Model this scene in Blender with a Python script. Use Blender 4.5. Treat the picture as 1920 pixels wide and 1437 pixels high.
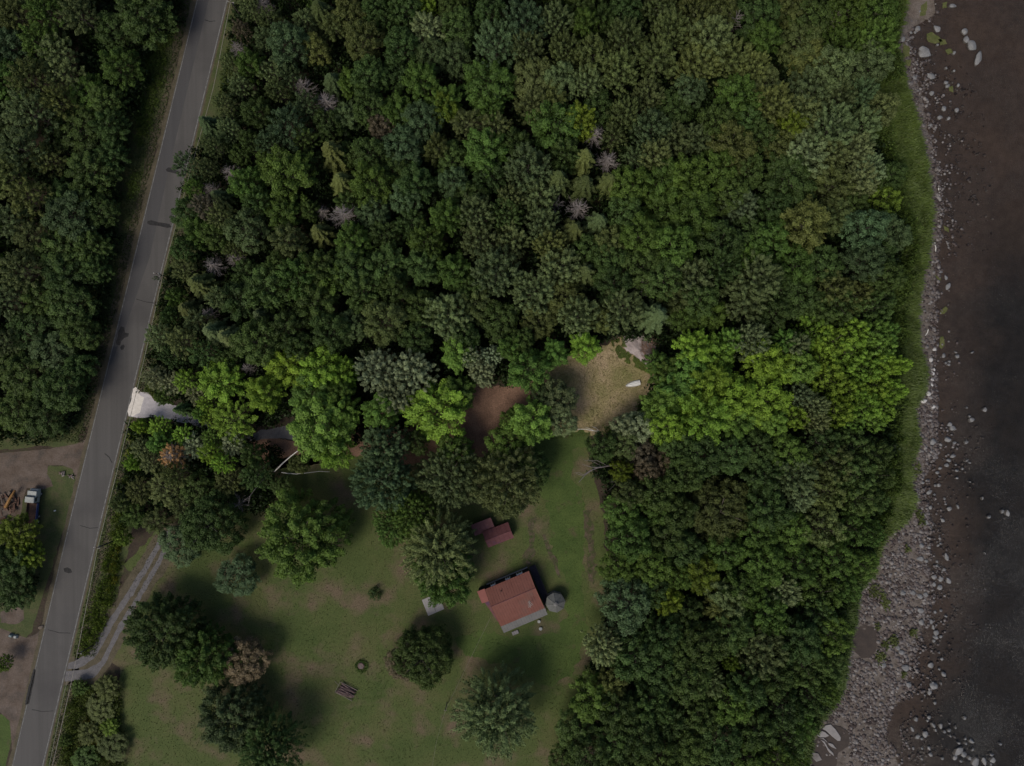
import bpy, bmesh, math, random
import numpy as np
from mathutils import Vector, Matrix, geometry, noise

for _o in list(bpy.data.objects):
    bpy.data.objects.remove(_o)
scene = bpy.context.scene
COL = scene.collection
random.seed(7)
RNG = np.random.default_rng(11)

# ------------------------------------------------------------------ camera, sky, sun, exposure
H = 171.4                       # height of the drone above the ground, metres
cam_d = bpy.data.cameras.new('camera')
cam_d.sensor_width = 36.0
cam_d.sensor_fit = 'HORIZONTAL'
cam_d.angle = 2 * math.atan(120.0 / H)
cam_d.clip_start = 1.0
cam_d.clip_end = 3000.0
cam = bpy.data.objects.new('camera', cam_d)
COL.objects.link(cam)
cam.location = (0, 0, H)
cam.rotation_euler = (0, 0, 0)
scene.camera = cam

SUN_EL = math.radians(51)
SUN_AZ = math.radians(222)      # clockwise from +Y: the sun stands to the lower left
world = bpy.data.worlds.new("World")
scene.world = world
world.use_nodes = True
wn = world.node_tree
wn.nodes.clear()
sky = wn.nodes.new('ShaderNodeTexSky')
sky.sky_type = 'NISHITA'
sky.sun_disc = False
sky.sun_elevation = SUN_EL
sky.sun_rotation = SUN_AZ
sky.air_density = 1.0
sky.dust_density = 3.0
bg = wn.nodes.new('ShaderNodeBackground')
bg.inputs['Strength'].default_value = 0.062
wo = wn.nodes.new('ShaderNodeOutputWorld')
wn.links.new(sky.outputs[0], bg.inputs[0])
wn.links.new(bg.outputs[0], wo.inputs[0])

sun_d = bpy.data.lights.new('sun', 'SUN')
sun_d.energy = 1.35
sun_d.angle = math.radians(26)
sun_d.color = (1.0, 0.92, 0.78)
sun = bpy.data.objects.new('sun', sun_d)
COL.objects.link(sun)
sdir = Vector((math.sin(SUN_AZ) * math.cos(SUN_EL), math.cos(SUN_AZ) * math.cos(SUN_EL), math.sin(SUN_EL)))
sun.rotation_euler = (-sdir).to_track_quat('-Z', 'Y').to_euler()
sun.location = (-60, -60, 120)

scene.render.engine = 'CYCLES'
scene.view_settings.view_transform = 'Standard'
scene.view_settings.look = 'None'
scene.view_settings.gamma = 1.0
scene.view_settings.use_curve_mapping = False
scene.view_settings.exposure = 0.58
scene.cycles.max_bounces = 5
scene.cycles.diffuse_bounces = 3
scene.cycles.glossy_bounces = 2
scene.cycles.transmission_bounces = 3
scene.cycles.transparent_max_bounces = 6

# ------------------------------------------------------------------ helpers
PPM = 8.0                       # photograph pixels per metre on the ground
def G(u, v, z=0.0):
    """place on the ground plan of something seen at photo pixel u,v whose height is z"""
    k = (H - z) / H
    return ((u - 960.0) / PPM * k, (718.5 - v) / PPM * k)

def GV(u, v, z=0.0):
    x, y = G(u, v, z)
    return Vector((x, y, z))

def tag(o, label=None, cat=None, group=None, kind=None):
    if label: o['label'] = label
    if cat: o['category'] = cat
    if group: o['group'] = group
    if kind: o['kind'] = kind
    return o

def empty(name, loc, rz=0.0):
    o = bpy.data.objects.new(name, None)
    o.empty_display_size = 0.5
    o.location = loc
    o.rotation_euler = (0, 0, rz)
    COL.objects.link(o)
    return o

def mesh_np(name, V, F, mat=None, var=None, smooth=False):
    """V (n,3), F (m,k) all faces with k corners"""
    me = bpy.data.meshes.new(name)
    V = np.asarray(V, dtype=np.float32); F = np.asarray(F, dtype=np.int32)
    n, k = F.shape
    me.vertices.add(len(V)); me.vertices.foreach_set('co', V.ravel())
    me.loops.add(n * k); me.loops.foreach_set('vertex_index', F.ravel())
    me.polygons.add(n)
    me.polygons.foreach_set('loop_start', np.arange(n, dtype=np.int32) * k)
    me.polygons.foreach_set('loop_total', np.full(n, k, dtype=np.int32))
    if smooth:
        me.polygons.foreach_set('use_smooth', np.ones(n, dtype=bool))
    me.update(calc_edges=True)
    if var is not None:
        a = me.attributes.new('var', 'FLOAT', 'FACE')
        a.data.foreach_set('value', np.asarray(var, dtype=np.float32))
    if mat: me.materials.append(mat)
    return me

def obj(name, me, parent=None, loc=None):
    o = bpy.data.objects.new(name, me)
    COL.objects.link(o)
    if parent: o.parent = parent
    if loc is not None: o.location = loc
    return o

class MB:
    """collects simple shapes, then becomes one mesh"""
    def __init__(s): s.v = []; s.f = []
    def add(s, v, f):
        b = len(s.v); s.v += [tuple(p) for p in v]; s.f += [tuple(i + b for i in q) for q in f]; return s
    def box(s, c, d, rz=0.0, rx=0.0, ry=0.0, taper=1.0):
        m = Matrix.Translation(c) @ Matrix.Rotation(rz, 4, 'Z') @ Matrix.Rotation(ry, 4, 'Y') @ Matrix.Rotation(rx, 4, 'X')
        x, y, z = d[0] / 2, d[1] / 2, d[2] / 2; t = taper
        p = [(-x, -y, -z), (x, -y, -z), (x, y, -z), (-x, y, -z), (-x * t, -y * t, z), (x * t, -y * t, z), (x * t, y * t, z), (-x * t, y * t, z)]
        return s.add([m @ Vector(q) for q in p], [(0, 3, 2, 1), (4, 5, 6, 7), (0, 1, 5, 4), (1, 2, 6, 5), (2, 3, 7, 6), (3, 0, 4, 7)])
    def tube(s, pts, rads, n=6, cap=True):
        pts = [Vector(p) for p in pts]; rings = []
        for i, p in enumerate(pts):
            a = pts[max(i - 1, 0)]; b = pts[min(i + 1, len(pts) - 1)]
            d = (b - a).normalized()
            u = d.cross(Vector((0.31, 0.17, 0.93))).normalized()
            if u.length < 0.1: u = d.cross(Vector((1, 0, 0))).normalized()
            w = d.cross(u)
            rings.append([p + (u * math.cos(2 * math.pi * k / n) + w * math.sin(2 * math.pi * k / n)) * rads[i] for k in range(n)])
        v = [q for r in rings for q in r]; f = []
        for i in range(len(pts) - 1):
            for k in range(n):
                f.append((i * n + k, i * n + (k + 1) % n, (i + 1) * n + (k + 1) % n, (i + 1) * n + k))
        if cap:
            f.append(tuple(range(n - 1, -1, -1))); f.append(tuple((len(pts) - 1) * n + k for k in range(n)))
        return s.add(v, f)
    def prism(s, poly, z0, z1):
        n = len(poly)
        v = [(p[0], p[1], z0) for p in poly] + [(p[0], p[1], z1) for p in poly]
        f = [tuple(range(n - 1, -1, -1)), tuple(range(n, 2 * n))] + [(i, (i + 1) % n, n + (i + 1) % n, n + i) for i in range(n)]
        return s.add(v, f)
    def mesh(s, name, mat, smooth=False):
        me = bpy.data.meshes.new(name); me.from_pydata(s.v, [], s.f); me.materials.append(mat)
        if smooth:
            for p in me.polygons: p.use_smooth = True
        me.update(); return me
    def build(s, name, mat, parent=None, loc=None, smooth=False, bevel=0.0):
        o = obj(name, s.mesh(name, mat, smooth), parent, loc)
        if bevel:
            m = o.modifiers.new('bevel', 'BEVEL'); m.width = bevel; m.segments = 2; m.limit_method = 'ANGLE'
        return o

# ------------------------------------------------------------------ materials
def new_mat(name):
    m = bpy.data.materials.new(name); m.use_nodes = True
    nt = m.node_tree; nt.nodes.clear()
    return m, nt, nt.nodes, nt.links

def noise_node(nt, vec, scale, detail=5.0, rough=0.6, dist=0.0):
    n = nt.nodes.new('ShaderNodeTexNoise')
    n.inputs['Scale'].default_value = scale; n.inputs['Detail'].default_value = detail
    n.inputs['Roughness'].default_value = rough; n.inputs['Distortion'].default_value = dist
    if vec is not None: nt.links.new(vec, n.inputs['Vector'])
    return n

def ramp_node(nt, fac, stops):
    r = nt.nodes.new('ShaderNodeValToRGB')
    e = r.color_ramp.elements
    while len(e) < len(stops): e.new(0.5)
    for i, (p, c) in enumerate(stops):
        e[i].position = p; e[i].color = (c[0], c[1], c[2], 1)
    nt.links.new(fac, r.inputs[0])
    return r

def mix_node(nt, fac, a, b, mode='MIX'):
    m = nt.nodes.new('ShaderNodeMix'); m.data_type = 'RGBA'; m.blend_type = mode
    for s, val in ((m.inputs[0], fac), (m.inputs[6], a), (m.inputs[7], b)):
        if isinstance(val, (int, float)): s.default_value = val
        elif isinstance(val, (tuple, list)): s.default_value = (val[0], val[1], val[2], 1)
        else: nt.links.new(val, s)
    return m.outputs[2]

def surf(name, cols, scale=1.0, rough=0.85, fine=None, bump=0.3, bumpscale=None, stretch=None, spec=0.25, metal=0.0, bdist=0.05, patch=None):
    """noise coloured surface: cols = ramp stops, fine = (scale, amount) speckle, patch = (colour, scale, lo, hi)"""
    m, nt, N, L = new_mat(name)
    g = N.new('ShaderNodeNewGeometry'); vec = g.outputs['Position']
    if stretch:
        mp = N.new('ShaderNodeMapping'); L.new(vec, mp.inputs[0])
        mp.inputs['Rotation'].default_value = (0, 0, stretch[0]); mp.inputs['Scale'].default_value = (stretch[1], stretch[2], 1)
        vec = mp.outputs[0]
    n1 = noise_node(nt, vec, scale)
    c = ramp_node(nt, n1.outputs[0], cols).outputs[0]
    if patch:
        n3 = noise_node(nt, g.outputs['Position'], patch[1], 4, 0.55)
        r3 = ramp_node(nt, n3.outputs[0], [(patch[2], (0, 0, 0)), (patch[3], (1, 1, 1))])
        c = mix_node(nt, r3.outputs[0], c, patch[0])
    if fine:
        n2 = noise_node(nt, g.outputs['Position'], fine[0], 3, 0.7)
        r2 = ramp_node(nt, n2.outputs[0], [(0.3, (1 - fine[1],) * 3), (0.7, (1 + fine[1],) * 3)])
        c = mix_node(nt, 1.0, c, r2.outputs[0], 'MULTIPLY')
    b = N.new('ShaderNodeBsdfPrincipled'); L.new(c, b.inputs['Base Color'])
    b.inputs['Roughness'].default_value = rough; b.inputs['Specular IOR Level'].default_value = spec; b.inputs['Metallic'].default_value = metal
    if bump:
        nb = noise_node(nt, g.outputs['Position'], bumpscale or scale * 4, 4)
        bp = N.new('ShaderNodeBump'); bp.inputs['Strength'].default_value = bump; bp.inputs['Distance'].default_value = bdist
        L.new(nb.outputs[0], bp.inputs['Height']); L.new(bp.outputs[0], b.inputs['Normal'])
    o = N.new('ShaderNodeOutputMaterial'); L.new(b.outputs[0], o.inputs[0])
    return m

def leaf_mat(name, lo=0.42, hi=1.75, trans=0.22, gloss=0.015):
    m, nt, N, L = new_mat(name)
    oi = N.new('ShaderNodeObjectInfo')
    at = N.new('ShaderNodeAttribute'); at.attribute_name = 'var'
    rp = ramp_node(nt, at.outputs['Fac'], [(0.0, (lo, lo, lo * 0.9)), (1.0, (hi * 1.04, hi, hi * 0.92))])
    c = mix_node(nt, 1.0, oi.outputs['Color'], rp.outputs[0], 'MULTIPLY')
    d = N.new('ShaderNodeBsdfDiffuse'); L.new(c, d.inputs[0])
    t = N.new('ShaderNodeBsdfTranslucent'); c2 = mix_node(nt, 1.0, c, (1.1, 1.25, 0.6), 'MULTIPLY'); L.new(c2, t.inputs[0])
    g = N.new('ShaderNodeBsdfGlossy'); g.inputs['Roughness'].default_value = 0.55; g.inputs[0].default_value = (0.8, 0.85, 0.8, 1)
    s1 = N.new('ShaderNodeMixShader'); s1.inputs[0].default_value = trans; L.new(d.outputs[0], s1.inputs[1]); L.new(t.outputs[0], s1.inputs[2])
    s2 = N.new('ShaderNodeMixShader'); s2.inputs[0].default_value = gloss; L.new(s1.outputs[0], s2.inputs[1]); L.new(g.outputs[0], s2.inputs[2])
    o = N.new('ShaderNodeOutputMaterial'); L.new(s2.outputs[0], o.inputs[0])
    return m

M = {}
M['leaf'] = leaf_mat('leaf')
M['needle'] = leaf_mat('needle', trans=0.1)
M['grassblade'] = leaf_mat('grass_blade', 0.5, 1.4, 0.3, 0.03)
M['bark'] = surf('bark', [(0.3, (0.06, 0.05, 0.042)), (0.7, (0.13, 0.11, 0.095))], 3, fine=(14, 0.3))
M['deadwood'] = surf('dead_wood', [(0.3, (0.1656, 0.144, 0.1368)), (0.7, (0.2592, 0.2304, 0.2196))], 2)
M['rustneedle'] = surf('rusty_needles', [(0.3, (0.20, 0.12, 0.055)), (0.7, (0.36, 0.23, 0.11))], 1.5)
M['pinkneedle'] = surf('dead_needles', [(0.3, (0.15, 0.11, 0.095)), (0.7, (0.26, 0.20, 0.18))], 1.5)
M['birch'] = surf('birch_bark', [(0.35, (0.45, 0.44, 0.42)), (0.65, (0.66, 0.65, 0.62))], 3, fine=(9, 0.2))
M['litter'] = surf('forest_floor', [(0.3, (0.0225, 0.018, 0.0117)), (0.5, (0.045, 0.0324, 0.0234)), (0.7, (0.0405, 0.045, 0.018))], 0.35, fine=(2.5, 0.35), bump=0.5)
M['lawn'] = surf('lawn_grass', [(0.30, (0.046, 0.070, 0.017)), (0.5, (0.064, 0.084, 0.024)), (0.70, (0.086, 0.088, 0.034))], 0.09, fine=(3.5, 0.34), bump=0.3, bumpscale=3, patch=((0.115, 0.088, 0.056), 0.13, 0.50, 0.68))
M['lush'] = surf('lush_grass', [(0.3, (0.04, 0.068, 0.0144)), (0.7, (0.068, 0.1, 0.024))], 0.2, fine=(3, 0.28), bump=0.25, bumpscale=3, patch=((0.08, 0.068, 0.036), 0.3, 0.58, 0.75))
M['verge'] = surf('verge_grass', [(0.3, (0.03825, 0.0561, 0.017)), (0.5, (0.0595, 0.07225, 0.0255)), (0.7, (0.0765, 0.0697, 0.0357))], 0.4, fine=(3, 0.3), bump=0.3)
M['drygrass'] = surf('dry_verge', [(0.3, (0.0595, 0.0525, 0.0315)), (0.7, (0.105, 0.0875, 0.0595))], 0.6, fine=(4, 0.3), bump=0.3)
M['tan'] = surf('dry_mown_grass', [(0.28, (0.165, 0.165, 0.062)), (0.45, (0.25, 0.21, 0.105)), (0.62, (0.34, 0.265, 0.165)), (0.8, (0.30, 0.21, 0.14))], 0.16, fine=(3.2, 0.3), bump=0.3, stretch=(0.9, 1.0, 1.0), patch=((0.12, 0.15, 0.045), 0.3, 0.6, 0.8))  # dry straw colour, lightened further to paint in the plot's brightness
M['brownsoil'] = surf('brown_litter_soil', [(0.3, (0.11, 0.065, 0.045)), (0.6, (0.19, 0.115, 0.08)), (0.8, (0.23, 0.15, 0.105))], 0.3, fine=(3.2, 0.35), bump=0.4)
M['bare'] = surf('bare_earth', [(0.3, (0.0744, 0.0527, 0.0403)), (0.5, (0.1054, 0.0806, 0.0651)), (0.7, (0.1302, 0.1023, 0.0868))], 0.4, fine=(3, 0.25), bump=0.5, patch=((0.062, 0.0527, 0.0465), 0.25, 0.5, 0.7))
M['gravel'] = surf('grey_gravel', [(0.3, (0.09425, 0.091, 0.09425)), (0.7, (0.143, 0.1365, 0.143))], 1.2, fine=(6, 0.3), bump=0.6)
M['palegravel'] = surf('pale_gravel', [(0.3, (0.36, 0.34, 0.36)), (0.7, (0.50, 0.47, 0.49))], 0.9, fine=(6, 0.2), bump=0.6)  # pale stone, kept lighter than other gravel to paint in the plot's brightness
M['whitegravel'] = surf('white_crushed_stone', [(0.3, (0.56, 0.52, 0.48)), (0.7, (0.72, 0.68, 0.63))], 1.2, fine=(5, 0.15), bump=0.7)  # pale crushed stone, its plot brightness partly put into the colour
ROADANG = math.atan2(8.0, 34.3)
M['asphalt'] = surf('old_asphalt', [(0.3, (0.0744, 0.0713, 0.06944)), (0.5, (0.08804, 0.08432, 0.08184)), (0.7, (0.0992, 0.09486, 0.09176))], 0.55, fine=(5, 0.10), bump=0.15, stretch=(ROADANG, 1.0, 0.02), rough=0.9, patch=((0.0651, 0.062, 0.062), 0.08, 0.5, 0.75))
M['shadeasphalt'] = surf('shade_tinted_asphalt', [(0.3, (0.06076, 0.05952, 0.062)), (0.7, (0.07316, 0.0713, 0.07316))], 0.5, fine=(5, 0.1), bump=0.15, stretch=(ROADANG, 1.0, 0.03))  # asphalt darkened to stand for tree shade on the left lane
M['patch'] = surf('fresh_tar_patch', [(0.3, (0.018, 0.018, 0.019)), (0.7, (0.036, 0.035, 0.036))], 1.5, fine=(6, 0.15), bump=0.2)
M['line'] = surf('worn_white_line', [(0.35, (0.10, 0.098, 0.095)), (0.6, (0.19, 0.19, 0.185))], 1.1, fine=(5, 0.3), bump=0.0)
M['sand'] = surf('river_sand', [(0.3, (0.098, 0.077, 0.0616)), (0.5, (0.133, 0.1085, 0.091)), (0.7, (0.1645, 0.1435, 0.1295))], 0.5, fine=(4, 0.28), bump=0.5)
M['mud'] = surf('wet_mud', [(0.3, (0.04, 0.032, 0.028)), (0.7, (0.064, 0.0496, 0.0416))], 0.5, fine=(4, 0.15), bump=0.2, rough=0.5)
M['bed'] = None
M['stone'] = surf('river_stone', [(0.3, (0.119, 0.105, 0.1015)), (0.5, (0.168, 0.154, 0.1505)), (0.72, (0.224, 0.21, 0.2065))], 0.9, fine=(7, 0.2), bump=0.4)
M['boulder'] = surf('boulder_stone', [(0.3, (0.144, 0.144, 0.1476)), (0.7, (0.2376, 0.2376, 0.2412))], 0.8, fine=(6, 0.22), bump=0.4)
M['alga'] = surf('algae_mat', [(0.3, (0.0675, 0.0825, 0.0225)), (0.7, (0.1125, 0.1125, 0.045))], 1.2, fine=(4, 0.3), bump=0.4)
M['redroof'] = surf('faded_red_metal', [(0.3, (0.150, 0.055, 0.040)), (0.7, (0.185, 0.074, 0.056))], 0.5, fine=(3, 0.08), bump=0.0, rough=0.5, spec=0.35, patch=((0.14, 0.07, 0.055), 0.35, 0.55, 0.75))
M['redroof2'] = surf('stained_red_metal', [(0.3, (0.105, 0.0385, 0.042)), (0.7, (0.133, 0.056, 0.0595))], 0.9, fine=(3, 0.12), bump=0.0, rough=0.6, patch=((0.077, 0.035, 0.07), 0.5, 0.55, 0.72))
M['brightred'] = surf('bright_red_metal', [(0.3, (0.154, 0.0315, 0.0266)), (0.7, (0.182, 0.042, 0.035))], 0.6, bump=0.0, rough=0.5)
M['greyroof'] = surf('grey_metal', [(0.3, (0.13, 0.1287, 0.1268)), (0.7, (0.1625, 0.1605, 0.158))], 0.6, fine=(3, 0.06), bump=0.0, rough=0.55)
M['gazroof'] = surf('weathered_shingle', [(0.3, (0.0975, 0.1008, 0.0975)), (0.7, (0.1365, 0.1398, 0.1365))], 0.8, fine=(5, 0.12), bump=0.2)
M['darkwall'] = surf('dark_siding', [(0.3, (0.022, 0.020, 0.030)), (0.7, (0.035, 0.032, 0.042))], 1.0, fine=(3, 0.1), bump=0.0)
M['white'] = surf('white_paint', [(0.3, (0.62, 0.62, 0.62)), (0.7, (0.78, 0.78, 0.78))], 1.2, fine=(4, 0.05), bump=0.0, rough=0.45)
M['dullwhite'] = surf('dull_white_paint', [(0.3, (0.27, 0.285, 0.2775)), (0.7, (0.345, 0.36, 0.345))], 1.2, fine=(4, 0.08), bump=0.0, rough=0.5)
M['blue'] = surf('navy_paint', [(0.3, (0.035, 0.055, 0.16)), (0.7, (0.05, 0.075, 0.20))], 1.2, bump=0.0, rough=0.4)
M['rust'] = surf('rust', [(0.3, (0.055, 0.032, 0.026)), (0.7, (0.115, 0.066, 0.048))], 1.5, fine=(6, 0.3), bump=0.3)
M['orange'] = surf('orange_rust_paint', [(0.3, (0.21, 0.105, 0.035)), (0.7, (0.28, 0.154, 0.056))], 1.5, fine=(6, 0.2), bump=0.1)
M['black'] = surf('black_rubber', [(0.3, (0.015, 0.015, 0.015)), (0.7, (0.03, 0.03, 0.03))], 2, bump=0.0)
M['glass'] = surf('dark_glass', [(0.3, (0.02, 0.025, 0.03)), (0.7, (0.04, 0.045, 0.05))], 1, bump=0.0, rough=0.08, spec=0.6)
M['concrete'] = surf('concrete', [(0.3, (0.216, 0.2052, 0.2052)), (0.7, (0.2808, 0.2664, 0.2664))], 0.9, fine=(6, 0.08), bump=0.15)
M['logend'] = surf('grey_brown_log', [(0.3, (0.0975, 0.06375, 0.06)), (0.7, (0.18, 0.1275, 0.1237))], 2.0, fine=(8, 0.25), bump=0.3)
M['timber'] = surf('weathered_timber', [(0.3, (0.154, 0.133, 0.1155)), (0.7, (0.224, 0.203, 0.182))], 2.0, fine=(8, 0.15), bump=0.2)
M['pole'] = surf('pole_wood', [(0.3, (0.055, 0.047, 0.04)), (0.7, (0.09, 0.078, 0.068))], 2.0, bump=0.1)
M['cable'] = surf('cable_sheath', [(0.3, (0.238, 0.217, 0.189)), (0.7, (0.294, 0.273, 0.238))], 2.0, bump=0.0)
M['brush'] = surf('cut_brush', [(0.3, (0.12, 0.07, 0.05)), (0.7, (0.30, 0.20, 0.15))], 1.2, fine=(8, 0.3), bump=0.3)
M['paleclay'] = surf('pale_spoil', [(0.3, (0.26, 0.22, 0.215)), (0.7, (0.38, 0.33, 0.33))], 0.6, fine=(5, 0.2), bump=0.5)
M['teal'] = surf('pale_teal_tarp', [(0.3, (0.126, 0.168, 0.175)), (0.7, (0.196, 0.238, 0.245))], 1.5, bump=0.1)
M['worn'] = surf('worn_lawn', [(0.3, (0.0465, 0.054, 0.021)), (0.5, (0.07125, 0.06, 0.036)), (0.7, (0.1125, 0.08625, 0.06375))], 0.8, fine=(4, 0.3), bump=0.3, patch=((0.0465, 0.0585, 0.0195), 0.9, 0.48, 0.6))
M['litboulder'] = surf('brightened_boulder_stone', [(0.3, (0.34, 0.33, 0.33)), (0.7, (0.52, 0.51, 0.50))], 0.8, fine=(6, 0.15), bump=0.4)  # lit copy of the boulder stone, brightness put into the colour
M['slab'] = surf('slab_concrete', [(0.3, (0.24, 0.23, 0.23)), (0.7, (0.31, 0.295, 0.295))], 0.9, fine=(6, 0.08), bump=0.15)

# ------------------------------------------------------------------ the ground and its sheets
def rag(poly, step=5.0, amp=2.2, seed=0.0, closed=True):
    """photo-pixel outline, densified and made uneven"""
    out = []
    n = len(poly)
    for i in range(n if closed else n - 1):
        a = poly[i]; b = poly[(i + 1) % n]
        d = math.hypot(b[0] - a[0], b[1] - a[1]); k = max(1, int(d / step))
        for j in range(k):
            t = j / k; x = a[0] + (b[0] - a[0]) * t; y = a[1] + (b[1] - a[1]) * t
            if amp:
                x += amp * 1.6 * noise.noise((x * 0.07, y * 0.07, seed)) + amp * 0.8 * noise.noise((x * 0.3, y * 0.3, seed + 5))
                y += amp * 1.6 * noise.noise((x * 0.07, y * 0.07, seed + 9)) + amp * 0.8 * noise.noise((x * 0.3, y * 0.3, seed + 14))
            out.append((x, y))
    if not closed: out.append(poly[-1])
    return out

_sd = [0.0]
def sheet(name, poly, z, mat, amp=2.2, step=5.0, parent=None, structure=True):
    _sd[0] += 3.7
    pts = [G(u, v) for u, v in (rag(poly, step, amp, _sd[0]) if amp else poly)]
    tris = geometry.tessellate_polygon([[Vector((x, y, 0)) for x, y in pts]])
    fs = []
    for t in tris:
        a, b, c = (pts[i] for i in t)
        cr = (b[0] - a[0]) * (c[1] - a[1]) - (b[1] - a[1]) * (c[0] - a[0])
        fs.append(tuple(t) if cr > 0 else tuple(reversed(t)))
    me = bpy.data.meshes.new(name)
    me.from_pydata([(x, y, z) for x, y in pts], [], fs)
    me.materials.append(mat); me.update()
    o = obj(name, me, parent)
    if structure and parent is None: o['kind'] = 'structure'
    return o

# bank line (land side) and water line, photo pixels, top to bottom: (v, bank u, water u)
SHORE = [(-400, 1700, 1770), (-60, 1696, 1765), (0, 1697, 1757), (28, 1695, 1757), (45, 1690, 1722), (80, 1682, 1702), (120, 1688, 1712), (150, 1694, 1722),
         (190, 1708, 1737), (230, 1720, 1742), (290, 1732, 1753), (350, 1742, 1760), (420, 1746, 1762), (480, 1738, 1760), (540, 1724, 1758),
         (600, 1719, 1756), (650, 1722, 1754), (690, 1736, 1753), (740, 1731, 1753), (765, 1712, 1754), (800, 1718, 1755), (830, 1722, 1752),
         (850, 1716, 1757), (870, 1708, 1745), (900, 1704, 1726), (940, 1714, 1730), (970, 1706, 1740), (985, 1685, 1741), (1000, 1668, 1742), (1030, 1650, 1742), (1070, 1640, 1740),
         (1110, 1604, 1748), (1170, 1600, 1736), (1210, 1590, 1718), (1250, 1584, 1712), (1290, 1578, 1710), (1320, 1562, 1688), (1350, 1538, 1664),
         (1380, 1522, 1664), (1437, 1512, 1690), (1500, 1505, 1700), (1840, 1490, 1720)]
_sv = np.array([s[0] for s in SHORE], float); _sb = np.array([s[1] for s in SHORE], float); _sw = np.array([s[2] for s in SHORE], float)
def bank_u(v): return float(np.interp(v, _sv, _sb)) + 3.0 * noise.noise((v * 0.06, 1.3, 0)) + 1.5 * noise.noise((v * 0.25, 7.3, 0))
def water_u(v): return float(np.interp(v, _sv, _sw)) + 5.0 * noise.noise((v * 0.05, 4.3, 0)) + 3.0 * noise.noise((v * 0.2, 9.3, 0))
WZ = -0.40
vs = [-8000, -3000, -400] + list(np.arange(-396, 1840, 4.0)) + [1840, 4500, 9500]
bankpts = [G(bank_u(min(max(v, -400), 1840)), v) for v in vs]
gv = [(-1200, 1090), (-1200, -1100)]
me = bpy.data.meshes.new('ground')
_p = [(-1200.0, y, 0.0) for x, y in bankpts] + [(x, y, 0.0) for x, y in bankpts]
nb = len(bankpts)
me.from_pydata(_p, [], [(i, i + 1, nb + i + 1, nb + i) for i in range(nb - 1)])
me.materials.append(M['litter']); me.update()
tag(obj('ground', me), kind='structure')

def shore_z(v, u):
    """height of shore and river bed under photo pixel column u at row v"""
    b, w = bank_u(v), water_u(v)
    if u <= b: return 0.0
    if u <= w: return (u - b) / max(w - b, 1) * (WZ - 0.03)
    return WZ - 0.03 - 0.75 * (1 - math.exp(-(u - w) / 45.0))

Vv = []; Vf = []; dep = []
rows = vs
ncol = 0
for v in rows:
    vc = min(max(v, -400), 1840)
    b, w = bank_u(vc), water_u(vc)
    us = [b + (w - b) * t for t in np.linspace(0, 1, 12)] + [w + d for d in (3, 7, 12, 20, 30, 45, 65, 90, 125, 170, 240, 400, 1200, 9000)]
    ncol = len(us)
    for i, u in enumerate(us):
        z = shore_z(vc, u) + (0.10 * noise.noise((u * 0.11, v * 0.11, 0)) if 0 < i < 18 else 0)
        x, y = G(u, v)
        Vv.append((x, y, z)); dep.append((u - w))
for r in range(len(rows) - 1):
    for c in range(ncol - 1):
        a = r * ncol + c
        Vf.append((a, a + ncol, a + ncol + 1, a + 1))
me = bpy.data.meshes.new('riverbed')
me.from_pydata(Vv, [], Vf)
at = me.attributes.new('past_water', 'FLOAT', 'POINT'); at.data.foreach_set('value', np.array(dep, dtype=np.float32))
m, nt, N, L = new_mat('shore_and_bed')
g = N.new('ShaderNodeNewGeometry')
a1 = N.new('ShaderNodeAttribute'); a1.attribute_name = 'past_water'
n0 = noise_node(nt, g.outputs['Position'], 0.10, 5)
ad = N.new('ShaderNodeMath'); ad.operation = 'MULTIPLY_ADD'; ad.inputs[1].default_value = 110.0; L.new(n0.outputs[0], ad.inputs[0]); L.new(a1.outputs['Fac'], ad.inputs[2])
mr = N.new('ShaderNodeMapRange'); mr.inputs[1].default_value = 75; mr.inputs[2].default_value = 175; L.new(ad.outputs[0], mr.inputs[0])
nb1 = noise_node(nt, g.outputs['Position'], 0.5, 5)
brown = ramp_node(nt, nb1.outputs[0], [(0.3, (0.072, 0.053, 0.045)), (0.7, (0.112, 0.086, 0.076))])
deep = ramp_node(nt, nb1.outputs[0], [(0.3, (0.016, 0.015, 0.015)), (0.7, (0.032, 0.029, 0.029))])
# the shallow brown sand bar reaches further out at the top of the reach
sx = N.new('ShaderNodeSeparateXYZ'); L.new(g.outputs['Position'], sx.inputs[0])
my = N.new('ShaderNodeMapRange'); my.inputs[1].default_value = 18; my.inputs[2].default_value = 50; L.new(sx.outputs[1], my.inputs[0])
dd = N.new('ShaderNodeMath'); dd.operation = 'SUBTRACT'; dd.use_clamp = True; L.new(mr.outputs[0], dd.inputs[0]); L.new(my.outputs[0], dd.inputs[1])
wet = mix_node(nt, dd.outputs[0], brown.outputs[0], deep.outputs[0])
nd = noise_node(nt, g.outputs['Position'], 0.6, 5, 0.65)
dry = ramp_node(nt, nd.outputs[0], [(0.28, (0.05, 0.038, 0.03)), (0.45, (0.10, 0.082, 0.07)), (0.6, (0.14, 0.118, 0.105)), (0.75, (0.085, 0.07, 0.06))])
mw = N.new('ShaderNodeMapRange'); mw.inputs[1].default_value = -5; mw.inputs[2].default_value = 1; L.new(a1.outputs['Fac'], mw.inputs[0])
cc = mix_node(nt, mw.outputs[0], dry.outputs[0], wet)
nf = noise_node(nt, g.outputs['Position'], 3.5, 4, 0.75)
rf = ramp_node(nt, nf.outputs[0], [(0.3, (0.72,) * 3), (0.7, (1.28,) * 3)])
cc = mix_node(nt, 1.0, cc, rf.outputs[0], 'MULTIPLY')
bs = N.new('ShaderNodeBsdfPrincipled'); bs.inputs['Roughness'].default_value = 0.85; L.new(cc, bs.inputs['Base Color'])
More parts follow.
